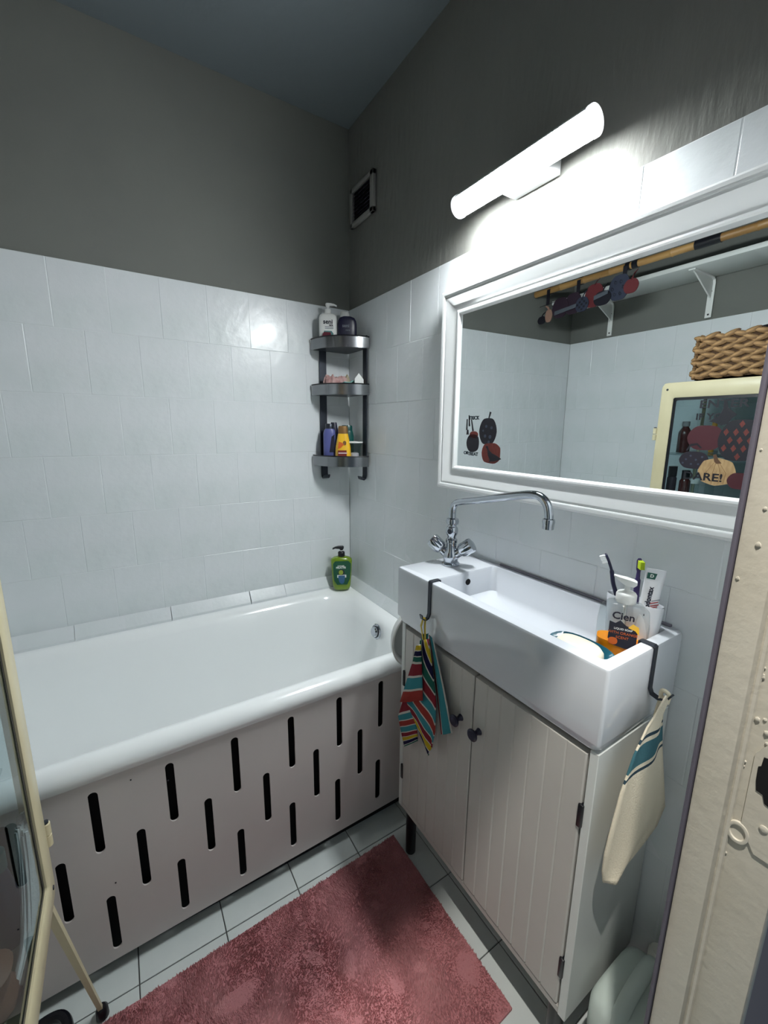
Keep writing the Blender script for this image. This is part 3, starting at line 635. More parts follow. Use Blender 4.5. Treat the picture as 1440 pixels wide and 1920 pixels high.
# ---- green pump bottle on the tub corner
M['grn'] = mat('green gel', (110, 140, 26), .25, coat=.4); M['grn2'] = mat('dark green label film', (14, 78, 52), .35); M['lblblue'] = mat('blue label', (46, 92, 130), .5); M['lime'] = mat('lime print', (150, 165, 60), .5)
x, y, z = -.082, -.072, .6045
YG = -.42
t = bottle('pump_bottle', 'green pump bottle with black pump on the tub corner', x, y, z, [(.066, .036, 0), (.076, .044, .005), (.082, .048, .02), (.092, .050, .09), (.096, .050, .135), (.092, .046, .145), (.070, .036, .152), (.034, .028, .156)], M['grn'], YG, 2.8)
pump(t, x, y, z+.155, M['black'], YG, .010, .040, -1, 1.12)
decal('front_label', t, x, y, z, [(-.022, .028), (-.034, .048), (-.038, .085), (-.039, .128), (-.030, .140), (.030, .140), (.041, .128), (.040, .09), (.036, .055), (.024, .028)], .0256, M['grn2'], YG, .0005)
text('lettering', 'GARNIER', .0075, face(x, y, z+.117, .0264, YG) @ Matrix.Translation((-.004, 0, 0)), M['white'], t, bold=.0002); text('lettering', 'FRUCTIS', .0115, face(x, y, z+.109, .0264, YG) @ Matrix.Translation((-.004, 0, 0)), M['white'], t, bold=.0005)
decal('label_ring', t, x, y, z, blob(-.002, .087, .014, .014, n=24), .0262, M['ink'], YG); decal('label_disc', t, x, y, z, blob(-.004, .087, .010, .011, n=20), .0268, M['lime'], YG)
decal('label_band', t, x, y, z, [(-.021, .062), (.020, .062), (.020, .075), (-.021, .075)], .0262, M['white'], YG); decal('label_drop', t, x, y, z, [(-.016, .060), (-.016, .072), (.014, .072), (.014, .060), (.010, .038), (.0, .031), (-.010, .038)], .0268, M['lblblue'], YG)

# ------------------------------------------------------------------ things on the basin
M['organge'] = mat('orange liquid soap', (252, 150, 16), .2, spec=.3, sub=.6); M['label'] = mat('dark label', (24, 24, 40), .45)
x, y, z = -.090, -1.320, .874
YS = -1.05
t = thing('soap_dispenser', 'clear pump bottle half full of orange liquid soap', 'dispenser', (x, y, z))
pr_ = [(.076, .042, 0), (.086, .050, .004), (.088, .052, .02), (.090, .052, .09), (.084, .049, .118), (.060, .042, .130), (.034, .032, .134)]
bm = bmnew(); loft(bm, [sup(a, b, c, 3.2, 36) for a, b, c in pr_]); xf(bm, Matrix.Translation((x, y, z)) @ RZ(YS)); obj('bottle_body', bm, M['clearp'], t, angle=50)
bm = bmnew(); loft(bm, [sup(a-.004, b-.004, c, 3.2, 36) for a, b, c in ((.076, .042, .002), (.086, .050, .006), (.088, .052, .02), (.089, .052, .056))]); xf(bm, Matrix.Translation((x, y, z)) @ RZ(YS)); obj('liquid_soap', bm, M['organge'], t, angle=50, label='orange liquid soap')
part('pump_collar', t, x, y, z, [(.034, .034, .133), (.036, .036, .135), (.036, .036, .149), (.031, .031, .153), (.014, .014, .155)], M['white'], YS)
part('pump_stem', t, x, y, z, [(.010, .010, .1545), (.010, .010, .171)], M['white'], YS)
bm = bmnew(); loft(bm, [[(d, yy*hw, zz) for yy, zz in ((-1, lo), (1, lo), (1, hi-.002), (.4, hi), (-.4, hi), (-1, hi-.002))] for d, hw, lo, hi in ((.015, .006, .171, .177), (.010, .009, .167, .180), (-.004, .009, .168, .183), (-.014, .0065, .174, .184), (-.025, .003, .182, .186))])
xf(bm, Matrix.Translation((x, y, z)) @ RZ(YS)); obj('pump_head', bm, M['white'], t, angle=50)
bm = bmnew(); tube(bm, [(x, y, z+.01), (x, y, z+.15)], .003, 8, False); obj('dip_tube', bm, M['white'], t)
decal('front_label', t, x, y, z, [(-.024, .064), (-.017, .052), (.006, .048), (.018, .050), (.024, .060), (.024, .083), (.018, .091), (.004, .095), (-.006, .104), (-.014, .097), (-.024, .100)], .0266, M['label'], YS)
text('lettering', 'Cien', .020, face(x, y, z+.112, .0269, YS) @ Matrix.Translation((-.002, 0, 0)), M['ink'], t, bold=.0005)
text('lettering', 'LIQUID SOAP', .0052, face(x, y, z+.0865, .0273, YS), M['white'], t, bold=.0001); text('lettering', 'WITH ORANGE', .0072, face(x, y, z+.078, .0273, YS), M['orange'], t); text('lettering', 'SCENT', .0072, face(x, y, z+.069, .0273, YS), M['orange'], t)
decal('label_disc', t, x, y, z, blob(-.015, .060, .008, .0075, n=18), .0273, M['orange'], YS); decal('label_fruit', t, x, y, z, [(.008, .092), (.020, .088), (.027, .080), (.025, .096), (.015, .101)], .0273, M['yellow'], YS)

x, y = -.045, -1.315
t = thing('toothbrush_cup', 'white oval ceramic cup holding toothbrushes behind the soap bottle', 'cup', (x, y, .872))
bm = bmnew(); loft(bm, [sup(.026, .088, .001, 2.6), sup(.030, .092, .006, 2.6), sup(.042, .108, .126, 2.6), sup(.040, .106, .129, 2.6), sup(.036, .101, .126, 2.6), sup(.024, .084, .012, 2.6)]); xf(bm, Matrix.Translation((x, y, .872))); obj('cup_wall', bm, M['ceramic'], t, angle=60)
M['navyb'] = mat('navy brush plastic', (16, 18, 52), .3); M['violet'] = mat('violet brush plastic', (52, 36, 92), .3); M['limeb'] = mat('lime bristles', (178, 200, 30), .7); M['wbrist'] = mat('white bristles', (232, 234, 236), .7)
def brush(label, pts, m, mb, bdir, wdir, col):
    t = thing('toothbrush', label, 'toothbrush', pts[0], 'toothbrushes in the cup')
    bm = bmnew(); P = smoothpath(pts, 5); mlen = len(P); L = []
    W = Vector(wdir).normalized()
    for i, p in enumerate(P):
        tt = (P[min(i+1, mlen-1)]-P[max(i-1, 0)]).normalized(); N = tt.cross(W).normalized(); f = i/(mlen-1)
        ww = .0058 if f < .62 else (.0036 if f < .78 else .0056); hh = .0042 if f < .7 else .0028
        if i in (0, mlen-1): ww *= .5; hh *= .5
        L.append([p+W*ww*math.cos(2*PI*k/12)+N*hh*math.sin(2*PI*k/12) for k in range(12)])
    loft(bm, L); obj('handle', bm, m, t, angle=60)
    a, b = P[int(mlen*.82)], P[-2]; D = Vector(bdir).normalized(); tt = (b-a)
    bm = bmnew()
    for i in range(7):
        for k in (-1, 0, 1):
            q = a+tt*(i/6)+W*k*.0032+D*.001; tube(bm, [q, q+D*.0115], .0013, 6, False)
    obj('bristles', bm, mb, t, kind='stuff', label=col+' bristles'); return t
brush('navy toothbrush with white bristles leaning to the left in the cup', [(-.05, -1.305, .885), (-.052, -1.296, .94), (-.052, -1.283, .995), (-.051, -1.272, 1.022), (-.05, -1.266, 1.045), (-.049, -1.257, 1.064), (-.048, -1.247, 1.079)], M['navyb'], M['wbrist'], (-.35, .75, -.35), (.9, .42, 0), 'white')
brush('violet toothbrush with lime green bristles standing in the cup', [(-.056, -1.330, .885), (-.052, -1.324, .95), (-.046, -1.317, 1.01), (-.042, -1.314, 1.04), (-.038, -1.312, 1.062), (-.036, -1.310, 1.084)], M['violet'], M['limeb'], (-.5, -.70, -.1), (.82, -.57, 0), 'lime green')
M['tube'] = mat('white tube plastic', (226, 228, 232), .35, bump=(30, ONE, .3, .002))
p0, p1 = Vector((-.060, -1.338, .884)), Vector((-.046, -1.347, 1.072)); ax = (p1-p0).normalized(); wd = Vector((.60, -.80, .12)); wd = (wd-ax*wd.dot(ax)).normalized(); nn = wd.cross(ax).normalized()
if nn.dot(CAM-p0) < 0: nn = -nn
t = thing('toothpaste_tube', 'white toothpaste tube standing crimp-up in the cup', 'tube', p0)
bm = bmnew(); L = []
for f, ww, hh in ((0, .009, .009), (.10, .009, .009), (.12, .0135, .012), (.5, .0152, .009), (.85, .0165, .004), (.93, .0168, .0014), (1, .0168, .0008)):
    c = p0+ax*.19*f; L.append([c+wd*ww*math.cos(2*PI*k/20)+nn*hh*math.sin(2*PI*k/20) for k in range(20)])
loft(bm, L); obj('tube_body', bm, M['tube'], t, angle=50)
def tubm(f, a, off=.0): return frame(p0+ax*.19*f+wd*a+nn*(.0115*(1-f)+.0052+off), ax, -wd if (ax.cross(-wd)).dot(nn) > 0 else wd)
text('lettering', 'parodontax', .0128, tubm(.665, -.004, .0004), M['ink'], t, bold=.0004)
M['redink'] = mat('red ink', (150, 40, 44), .5); M['greenlogo'] = mat('green logo', (16, 78, 66), .5)
for k in range(4):
    bm = bmnew(); c = p0+ax*(.116+.005*k)+wd*(.006+.0018*(k % 2))+nn*.0112; prism(bm, [c-wd*.007-ax*.003, c+wd*.006+ax*.003, c+wd*.006+ax*.005, c-wd*.007-ax*.001], nn*.0004); obj('print_stripe', bm, M['redink'] if k < 3 else M['greyink'], t, smooth=False)
bm = bmnew(); c = p0+ax*.1765-wd*.006+nn*.0040; prism(bm, [c-wd*.008-ax*.006, c+wd*.006-ax*.006, c+wd*.008+ax*.006, c-wd*.008+ax*.006], nn*.0006); obj('logo_patch', bm, M['greenlogo'], t, smooth=False)
text('lettering', 'D', .0085, frame(c+nn*.0008, wd, ax), M['white'], t, bold=.0003)

M['dish'] = mat('teal glazed dish', (22, 78, 94), .2, coat=.5); M['soap'] = mat('ivory soap', (232, 226, 205), .45, sub=.2)
def tip(bm, k):
    for v in bm.verts:
        if v.co.z > .876: v.co.z += (v.co.x+.173)*k
    return bm
dm = Matrix.Translation((-.173, -1.284, 0)) @ RZ(math.radians(-90))
bm = bmnew(); loft(bm, [sup(.10, .06, .8725, 2.6), sup(.118, .064, .885, 2.6), sup(.134, .076, .909, 2.6), sup(.137, .079, .911, 2.6), sup(.132, .075, .912, 2.6), sup(.112, .058, .903, 2.6), sup(.09, .05, .900, 2.6)]); xf(bm, dm); tip(bm, .30)
tag(obj('soap_dish', bm, M['dish'], origin=(-.160, -1.284, .8725), angle=60), 'teal soap dish in the front corner of the basin', 'dish')
dm2 = Matrix.Translation((-.180, -1.289, 0)) @ RZ(math.radians(-89))
bm = bmnew(); loft(bm, [sup(.06, .030, .900, 2.4), sup(.078, .044, .904, 2.4), sup(.094, .052, .914, 2.4), sup(.092, .050, .924, 2.4), sup(.080, .042, .9315, 2.4), sup(.05, .022, .934, 2.4)]); xf(bm, dm2); tip(bm, .10)
tag(obj('soap_bar', bm, M['soap'], origin=(-.180, -1.289, .900), angle=80), 'ivory bar of soap lying in the teal dish', 'soap')

# ------------------------------------------------------------------ hooks over the basin edge
def hook(label, pts, wdir, m=None):
    bm = bmnew(); strip(bm, pts, .0105, .003, wdir)
    return tag(obj('over_edge_hook', bm, M['gun'], origin=pts[3], angle=30), label, 'hook')
hook('dark steel hook over the front edge of the basin, holding the striped towel', [(-.2325, -.934, .925), (-.2335, -.934, ZS+.0015), (-.2365, -.934, ZS+.0028), (-.261, -.934, ZS+.0028), (-.264, -.934, ZS+.001), (-.264, -.934, .868), (-.268, -.934, .858), (-.277, -.934, .855), (-.286, -.934, .860), (-.290, -.934, .872)], (0, 1, 0))
hook('dark steel hook over the right end of the basin, holding the cream towel', [(-.115, -1.366, .935), (-.115, -1.3665, ZS+.0015), (-.115, -1.369, ZS+.0028), (-.115, -1.391, ZS+.0028), (-.115, -1.394, ZS+.001), (-.115, -1.394, .872), (-.115, -1.398, .863), (-.115, -1.410, .860), (-.115, -1.424, .866), (-.115, -1.430, .878)], (1, 0, 0))

# ------------------------------------------------------------------ towels
def ramp_mat(name, stops, axis=1, rough=.95, weave=500):
    m = bpy.data.materials.new(name); m.use_nodes = True; nt = m.node_tree; b = nt.nodes['Principled BSDF']; b.inputs['Roughness'].default_value = rough; b.inputs['Specular IOR Level'].default_value = .15
    uv = nt.nodes.new('ShaderNodeUVMap'); sp = nt.nodes.new('ShaderNodeSeparateXYZ'); cr = nt.nodes.new('ShaderNodeValToRGB'); cr.color_ramp.interpolation = 'CONSTANT'
    fr = nt.nodes.new('ShaderNodeMath'); fr.operation = 'FRACT'
    nt.links.new(uv.outputs[0], sp.inputs[0]); nt.links.new(sp.outputs[axis], fr.inputs[0]); nt.links.new(fr.outputs[0], cr.inputs[0]); nt.links.new(cr.outputs[0], b.inputs['Base Color'])
    el = cr.color_ramp.elements
    while len(el) < len(stops): el.new(.5)
    for e, (p, c) in zip(el, stops): e.position = p; e.color = rgb(c)
    tc = nt.nodes.new('ShaderNodeTexCoord'); nz = nt.nodes.new('ShaderNodeTexNoise'); nz.inputs['Scale'].default_value = weave; bp = nt.nodes.new('ShaderNodeBump'); bp.inputs['Strength'].default_value = .5; bp.inputs['Distance'].default_value = .002
    nt.links.new(tc.outputs['Object'], nz.inputs[0]); nt.links.new(nz.outputs[0], bp.inputs['Height']); nt.links.new(bp.outputs[0], b.inputs['Normal']); return m
pale, teal_, maroon, yel, nav, grn, org = (196, 192, 184), (60, 132, 142), (126, 40, 50), (184, 160, 40), (22, 20, 56), (34, 92, 80), (190, 110, 84)
seq = [teal_, maroon, yel, nav, grn, maroon, teal_, (150, 58, 52)]; stops = []; wdt = 1/len(seq)
for i, c in enumerate(seq): stops += [(i*wdt, pale), (i*wdt+.017, c)]
M['stripe'] = ramp_mat('striped terry', stops)
def cloth(name, rows, nx, uvf, m, parent, thick=.003, fold=(0, 0, 0), label=None, laplace=None):
    """rows: list of (left, right) Vectors top to bottom; bulge offsets in folds"""
    bm = bmnew(); uvl = bm.loops.layers.uv.new('UVMap'); G_ = []; n = len(rows)
    for r, (a, b) in enumerate(rows):
        a, b = Vector(a), Vector(b); row = []
        for i in range(nx+1):
            u = i/nx; p = a.lerp(b, u); v = r/(n-1)
            p = p+Vector(fold)*math.sin(u*PI*2.5+v*1.7)*(.25+.75*v); row.append((bm.verts.new(p), u, v))
        G_.append(row)
    for r in range(n-1):
        for i in range(nx):
            q = [G_[r][i], G_[r][i+1], G_[r+1][i+1], G_[r+1][i]]; f = bm.faces.new([k[0] for k in q]); f.smooth = True
            for lp, k in zip(f.loops, q): lp[uvl].uv = uvf(k[1], k[2], k[0].co)
    base = wloc(parent); bmesh.ops.recalc_face_normals(bm, faces=bm.faces); bmesh.ops.translate(bm, vec=-base, verts=bm.verts)
    me = bpy.data.meshes.new(name); bm.to_mesh(me); bm.free(); me.materials.append(m); o = bpy.data.objects.new(name, me); COL.objects.link(o); o.parent = parent
    md = o.modifiers.new('thickness', 'SOLIDIFY'); md.thickness = thick; md.offset = 0
    if label: o['label'] = label
    return o
def densify(rows, k=5):
    out = []
    for (a0, b0), (a1, b1) in zip(rows, rows[1:]):
        for i in range(k): out.append((Vector(a0).lerp(Vector(a1), i/k), Vector(b0).lerp(Vector(b1), i/k)))
    out.append((Vector(rows[-1][0]), Vector(rows[-1][1]))); return out
t1 = thing('hand_towel', 'multicoloured striped hand towel hanging from the front basin hook', 'towel', (-.28, -.94, .86))
def R(x, L): return [((x, a[0], a[1]), (x, b[0], b[1])) for a, b in L]
cloth('back_fold', densify(R(-.281, [((-.934, .818), (-.953, .827)), ((-.897, .708), (-.946, .742)), ((-.829, .510), (-.905, .567)), ((-.846, .462), (-.920, .520)), ((-.861, .430), (-.925, .496))])), 8, lambda u, v, c: (u, v*1.55+u*.02), M['stripe'], t1, fold=(.004, 0, 0))
cloth('side_fold', densify(R(-.276, [((-.952, .821), (-.967, .818)), ((-.985, .699), (-1.012, .712)), ((-1.012, .575), (-1.053, .608))])), 6, lambda u, v, c: (u, .175-.172*u), M['stripe'], t1, fold=(.003, 0, 0))
cloth('middle_fold', densify(R(-.288, [((-.932, .800), (-.962, .818)), ((-.900, .690), (-.985, .735)), ((-.880, .588), (-1.000, .665)), ((-.925, .545), (-1.002, .580)), ((-.978, .492), (-.992, .530))])), 8, lambda u, v, c: (u, v*1.0-u*.42+.62), M['stripe'], t1, fold=(.004, 0, 0))
cloth('front_flap', densify(R(-.298, [((-.930, .790), (-.945, .798)), ((-.915, .735), (-.950, .752)), ((-.859, .580), (-.962, .649))])), 6, lambda u, v, c: (u, v*.74+.255), M['stripe'], t1, fold=(.003, 0, 0))
M['ribbon'] = mat('yellow ribbon', (186, 160, 30), .6)
bm = bmnew(); strip(bm, [(-.284, -.940, .800), (-.287, -.932, .84), (-.281, -.933, .8605), (-.276, -.934, .8600), (-.284, -.944, .84), (-.286, -.950, .800)], .009, .0012, (.3, 1, 0)); obj('hanging_loop', bm, M['ribbon'], t1, label='yellow ribbon loop')

crm, tl, dk = (226, 216, 194), (66, 108, 118), (52, 72, 84)
M['cream_towel'] = ramp_mat('cream towel with teal band', [(0, crm), (.205, dk), (.222, crm), (.242, tl), (.335, crm), (.352, dk), (.370, crm)], weave=300)
t2 = thing('hand_towel', 'cream hand towel with a teal band hanging at the cabinet side', 'towel', (-.13, -1.425, .86))
def R2(L): return [((a[0], a[2] if len(a) > 2 else -1.424, a[1]), (b[0], b[2] if len(b) > 2 else -1.424, b[1])) for a, b in L]
UVT = lambda u, v, c: (u, (.905-c.z+.16*(c.x+.15))/.40)
cloth('front_fold', densify(R2([((-.122, .876), (-.108, .872)), ((-.150, .850), (-.122, .846)), ((-.176, .834), (-.116, .819)), ((-.206, .793), (-.100, .763)), ((-.232, .728), (-.065, .667)), ((-.248, .651), (-.042, .600)), ((-.252, .614), (-.068, .568)), ((-.250, .575), (-.118, .556)), ((-.241, .545), (-.196, .543))]), 4), 12, UVT, M['cream_towel'], t2, fold=(0, .007, 0))
cloth('back_fold', densify(R2([((-.116, .868, -1.412), (-.108, .866, -1.412)), ((-.13, .78, -1.408), (-.086, .765, -1.408)), ((-.14, .70, -1.406), (-.045, .66, -1.406)), ((-.16, .62, -1.405), (-.016, .585, -1.405)), ((-.14, .585, -1.405), (-.05, .555, -1.405))]), 4), 10, UVT, M['cream_towel'], t2, fold=(0, .004, 0))
bm = bmnew(); tube(bm, [(-.115, -1.424, .868), (-.114, -1.417, .8655), (-.114, -1.412, .868), (-.116, -1.415, .880), (-.115, -1.425, .876), (-.118, -1.425, .86)], .0035, 8); obj('hanging_loop', bm, mat('cream tape', (222, 212, 186), .9), t2)

# ------------------------------------------------------------------ white basin between tub and cabinet
wb = thing('plastic_basin', 'white round plastic basin wedged between tub end and vanity cabinet', 'basin', (-.165, -.745, .6))
bm = bmnew(); bx = frame((-.158, -.762, .697), (1, 0, 0), (0, 0, 1))
lathe(bm, [(.060, .0005), (.085, .006), (.096, .022), (.099, .034), (.1015, .036), (.1015, .040), (.097, .041), (.092, .034), (.082, .010), (.058, .005), (.001, .005)], 40, Matrix.Translation((-.158, -.722, .697)) @ Matrix.Rotation(PI/2, 4, 'X'))
obj('basin_shell', bm, M['white'], wb, angle=50)

# ------------------------------------------------------------------ jerrycan
M['jerry'] = mat('translucent white plastic', (196, 208, 202), .4, sub=.3, bump=(30, ONE, .1, .001))
jug = thing('jerrycan', 'translucent white plastic jerrycan on the floor beside the vanity cabinet', 'jerrycan', (-.14, -1.475, 0))
jx, jy = -.138, -1.4735
bm = bmnew(); loft(bm, [sup(.15, .12, .001, 4, 40, jx, jy), sup(.168, .136, .010, 4, 40, jx, jy), sup(.170, .138, .06, 4, 40, jx, jy), sup(.170, .138, .19, 6, 40, jx, jy), sup(.169, .137, .236, 6, 40, jx, jy), sup(.160, .130, .250, 5, 40, jx+.003, jy), sup(.138, .112, .2595, 4, 40, jx+.008, jy), sup(.08, .07, .264, 3, 40, jx+.02, jy)])
obj('can_body', bm, M['jerry'], jug, angle=50)
bm = bmnew(); tube(bm, [(jx-.070, jy+.012, .205), (jx-.072, jy+.012, .235), (jx-.050, jy+.012, .268), (jx-.010, jy+.012, .286), (jx+.030, jy+.012, .292), (jx+.048, jy+.012, .282), (jx+.052, jy+.012, .255)], .0135, 14); obj('handle', bm, M['jerry'], jug, angle=70)
bm = bmnew(); lathe(bm, [(.024, 0), (.024, .006), (.026, .008), (.027, .026), (.024, .031), (.001, .032)], 28, Matrix.Translation((jx+.070, jy+.004, .262)) @ Matrix.Rotation(.35, 4, 'Y')); obj('cap', bm, mat('grey white cap', (200, 200, 192), .5), jug, angle=40)

# ------------------------------------------------------------------ rug
rug = thing('bath_rug', 'dusty pink bath rug on the tiled floor', 'rug', (-.66, -1.015, 0))
ra, rb, rc, rd = Vector((-1.09, -.790)), Vector((-.246, -.768)), Vector((-.243, -1.264)), Vector((-1.085, -1.285))
def rp(u, v): return ra.lerp(rb, u).lerp(rd.lerp(rc, u), v)
bm = bmnew(); nx, ny = 44, 26; vv = []
for j in range(ny+1):
    vv.append([bm.verts.new((*rp(i/nx, j/ny), .0075+.0020*math.sin(i*.9+j*.4)*math.sin(j*.7)+random.uniform(-.0008, .0008))) for i in range(nx+1)])
lo = [[bm.verts.new((*rp(i/nx, j/ny), .0008)) if i in (0, nx) or j in (0, ny) else None for i in range(nx+1)] for j in range(ny+1)]
for j in range(ny):
    for i in range(nx): bm.faces.new((vv[j][i], vv[j][i+1], vv[j+1][i+1], vv[j+1][i]))
for i in range(nx):
    bm.faces.new((vv[0][i], vv[0][i+1], lo[0][i+1], lo[0][i])); bm.faces.new((vv[ny][i], vv[ny][i+1], lo[ny][i+1], lo[ny][i]))
for j in range(ny):
    bm.faces.new((vv[j][0], vv[j+1][0], lo[j+1][0], lo[j][0])); bm.faces.new((vv[j][nx], vv[j+1][nx], lo[j+1][nx], lo[j][nx]))
obj('rug_base', bm, M['rugbase'], rug)
vs, fs = [], []; base = wloc(rug)
from mathutils import noise
for k in range(60000):
    u, v = random.random(), random.random(); p = rp(u, v)
    nx_ = noise.noise(Vector((p.x*9, p.y*9, 0))); ny_ = noise.noise(Vector((p.x*9, p.y*9, 7))); flatn = noise.noise(Vector((p.x*16, p.y*16, 3)))
    h = .0065+.0015*random.random()-(.0035 if flatn > .38 else 0); r_ = .0019; a0 = random.random()*6.28
    tip = (p.x+nx_*.007+random.uniform(-.002, .002)-base.x, p.y+ny_*.007+random.uniform(-.002, .002)-base.y, .0065+h)
    i0 = len(vs)
    for q in range(3): vs.append((p.x+r_*math.cos(a0+2.094*q)-base.x, p.y+r_*math.sin(a0+2.094*q)-base.y, .0065))
    vs.append(tip); fs += [(i0, i0+1, i0+3), (i0+1, i0+2, i0+3), (i0+2, i0, i0+3)]
me = bpy.data.meshes.new('pile'); me.from_pydata(vs, [], fs); me.materials.append(M['rug']); po = bpy.data.objects.new('pile', me); COL.objects.link(po); po.parent = rug; po['kind'] = 'stuff'

# ------------------------------------------------------------------ glass cabinet at the left wall
GX, GXB, GY1, GY0, GZ0, GZ1 = -1.082, -1.50, -.808, -1.36, .435, 1.506
gc = thing('glass_cabinet', 'old cream metal cabinet with glass door, standing on splayed legs by the left wall', 'cabinet', (-1.29, -1.08, 0))
bm = bmnew()
for zz in ((GZ0, GZ0+.022), (GZ1-.025, GZ1)): box(bm, GXB, GX-.018, GY0, GY1, zz[0], zz[1], .004)
for xx, yy in ((GX-.030, GY1-.012), (GXB, GY1-.012), (GX-.030, GY0), (GXB, GY0)): box(bm, xx, xx+.012, yy, yy+.012, GZ0, GZ1, .002)
obj('carcass', bm, M['cream'], gc)
for yy in (GY1-.007, GY0+.004):
    bm = bmnew(); box(bm, GXB+.012, GX-.030, yy, yy+.003, GZ0+.02, GZ1-.024); obj('side_glass', bm, M['clear'], gc, smooth=False, label='clear side pane')
bm = bmnew(); box(bm, GXB+.003, GXB+.006, GY0+.012, GY1-.012, GZ0+.02, GZ1-.024); obj('back_glass', bm, M['clear'], gc, smooth=False, label='clear back pane')
# door: frame ring with rounded corners, 5 cm
bm = bmnew()
def ringyz(y0, y1, z0, z1, r, x): return [(x, a, b) for a, b, _ in [(p[0], p[1], 0) for p in rrect(y0, y1, z0, z1, r, 0, 4)]]
loft(bm, [ringyz(GY0+.047, GY1-.047, GZ0+.052, GZ1-.060, .006, GX-.014), ringyz(GY0, GY1, GZ0, GZ1, .022, GX-.014), ringyz(GY0, GY1, GZ0, GZ1, .022, GX-.003), ringyz(GY0+.004, GY1-.004, GZ0+.004, GZ1-.004, .020, GX),
          ringyz(GY0+.043, GY1-.043, GZ0+.048, GZ1-.056, .007, GX), ringyz(GY0+.047, GY1-.047, GZ0+.052, GZ1-.060, .006, GX-.003), ringyz(GY0+.047, GY1-.047, GZ0+.052, GZ1-.060, .006, GX-.014)], cap0=False, cap1=False)
gd = obj('door', bm, M['cream'], gc, angle=40)
bm = bmnew(); box(bm, GX-.010, GX-.007, GY0+.044, GY1-.044, GZ0+.05, GZ1-.058); obj('pane', bm, M['clear'], gd, smooth=False)
bm = bmnew()
loft(bm, [ringyz(GY0+.045, GY1-.045, GZ0+.050, GZ1-.058, .006, GX-.0065), ringyz(GY0+.058, GY1-.058, GZ0+.063, GZ1-.071, .006, GX-.0060), ringyz(GY0+.058, GY1-.058, GZ0+.063, GZ1-.071, .006, GX-.0069)], cap0=False, cap1=False)
obj('gasket', bm, M['black'], gd, smooth=False, label='black glazing gasket')
for hz in (1.298, .556):
    for k in (0, 1):
        bm = bmnew(); lathe(bm, [(.006, 0), (.0075, .001), (.0075, .0235), (.006, .0245)], 16, Matrix.Translation((GX-.001, GY1+.0065, hz-.025+.026*k))); obj('hinge', bm, M['cream'], gd)
    bm = bmnew(); lathe(bm, [(.0055, 0), (.0055, .003), (.001, .004)], 12, Matrix.Translation((GX-.001, GY1+.0065, hz+.026))); obj('hinge_pin', bm, M['gun'], gd)
for yy, zz in ((GY1-.022, GZ1-.027), (GY0+.022, GZ1-.027), (GY1-.022, GZ0+.025)):
    bm = bmnew(); lathe(bm, [(.0045, 0), (.004, .0015), (.0001, .002)], 12, frame((GX, yy, zz), (0, 1, 0), (0, 0, 1))); obj('screw', bm, M['gun'], gd)
for sx, sy, px, py in ((1, 1, GX-.02, GY1-.012), (-1, 1, GXB+.02, GY1-.012), (1, -1, GX-.02, GY0+.012), (-1, -1, GXB+.02, GY0+.012)):
    bm = bmnew(); a = Vector((px, py, GZ0+.004)); b = Vector((px+sx*.052, py+sy*.050, .012)); n_ = 4; L = []
    for f, wv in ((0, .010), (.07, .007), (1, .0042)):
        c = a.lerp(b, f); L.append([c+Vector(q)*wv for q in ((-1, -1, 0), (1, -1, 0), (1, 1, 0), (-1, 1, 0))])
    loft(bm, L); lg = obj('leg', bm, M['cream'], gc, smooth=False)
    bm = bmnew(); lathe(bm, [(.010, .0005), (.013, .003), (.012, .024), (.008, .030)], 14, Matrix.Translation((b.x, b.y, 0))); obj('leg_foot', bm, M['black'], lg, label='black rubber foot')
for zz in (1.212, 1.005, .735):
    bm = bmnew(); box(bm, GXB+.012, GX-.04, GY0+.012, GY1-.012, zz, zz+.005); obj('glass_shelf', bm, M['clear'], gc, smooth=False)
# door stickers: facing out of the cabinet, text printed in reverse so that the mirror shows it upright
st2 = lambda a, b, h: Vector((GX-.0068+h, a, b))
def fst(poly, m, lab=None, lift=0): return flat('sticker', poly, lambda a, b, h: st2(a, b, h+lift), .0003, m, gd, lab)
fst(blob(-.985, 1.287, .062, .050, 6), M['s_deepred'], 'deep red pumpkin sticker', 0)
dia = fst(blob(-1.095, 1.280, .068, .080, 6), M['s_black'], 'black pumpkin sticker with red diamonds', .0004)
for i in range(-2, 3):
    for j in range(-2, 3):
        cy_, cz_ = -1.095+i*.030+(.015 if j % 2 else 0), 1.280+j*.030
        if ((cy_+1.095)/.060)**2+((cz_-1.28)/.070)**2 < .95: fst([(cy_-.009, cz_), (cy_, cz_-.014), (cy_+.009, cz_), (cy_, cz_+.014)], M['s_red'], None, .0008)
fst(blob(-.957, 1.198, .052, .036, 6), M['s_dark'], 'dark spotted pumpkin sticker', .0008)
for a, b in ((-.93, 1.20), (-.945, 1.215), (-.965, 1.20), (-.985, 1.212), (-.95, 1.182), (-.975, 1.183), (-.92, 1.185)): fst(blob(a, b, .004, .004, n=10), M['s_grey'], None, .0012)
fst([(-.925, 1.235), (-.932, 1.235), (-.94, 1.252), (-.960, 1.258), (-.975, 1.245), (-.98, 1.248), (-.962, 1.266), (-.938, 1.262)], M['s_black'], None, .0008)
cp_ = fst(blob(-1.039, 1.158, .062, .054, 8, amp=.05), M['s_cream'], 'cream ribbed pumpkin sticker', .0016)
fst([(-1.020, 1.222), (-1.030, 1.226), (-1.040, 1.205), (-1.052, 1.192), (-1.036, 1.189), (-1.028, 1.196)], mat('brown stem', (92, 62, 40), .6), None, .0022)
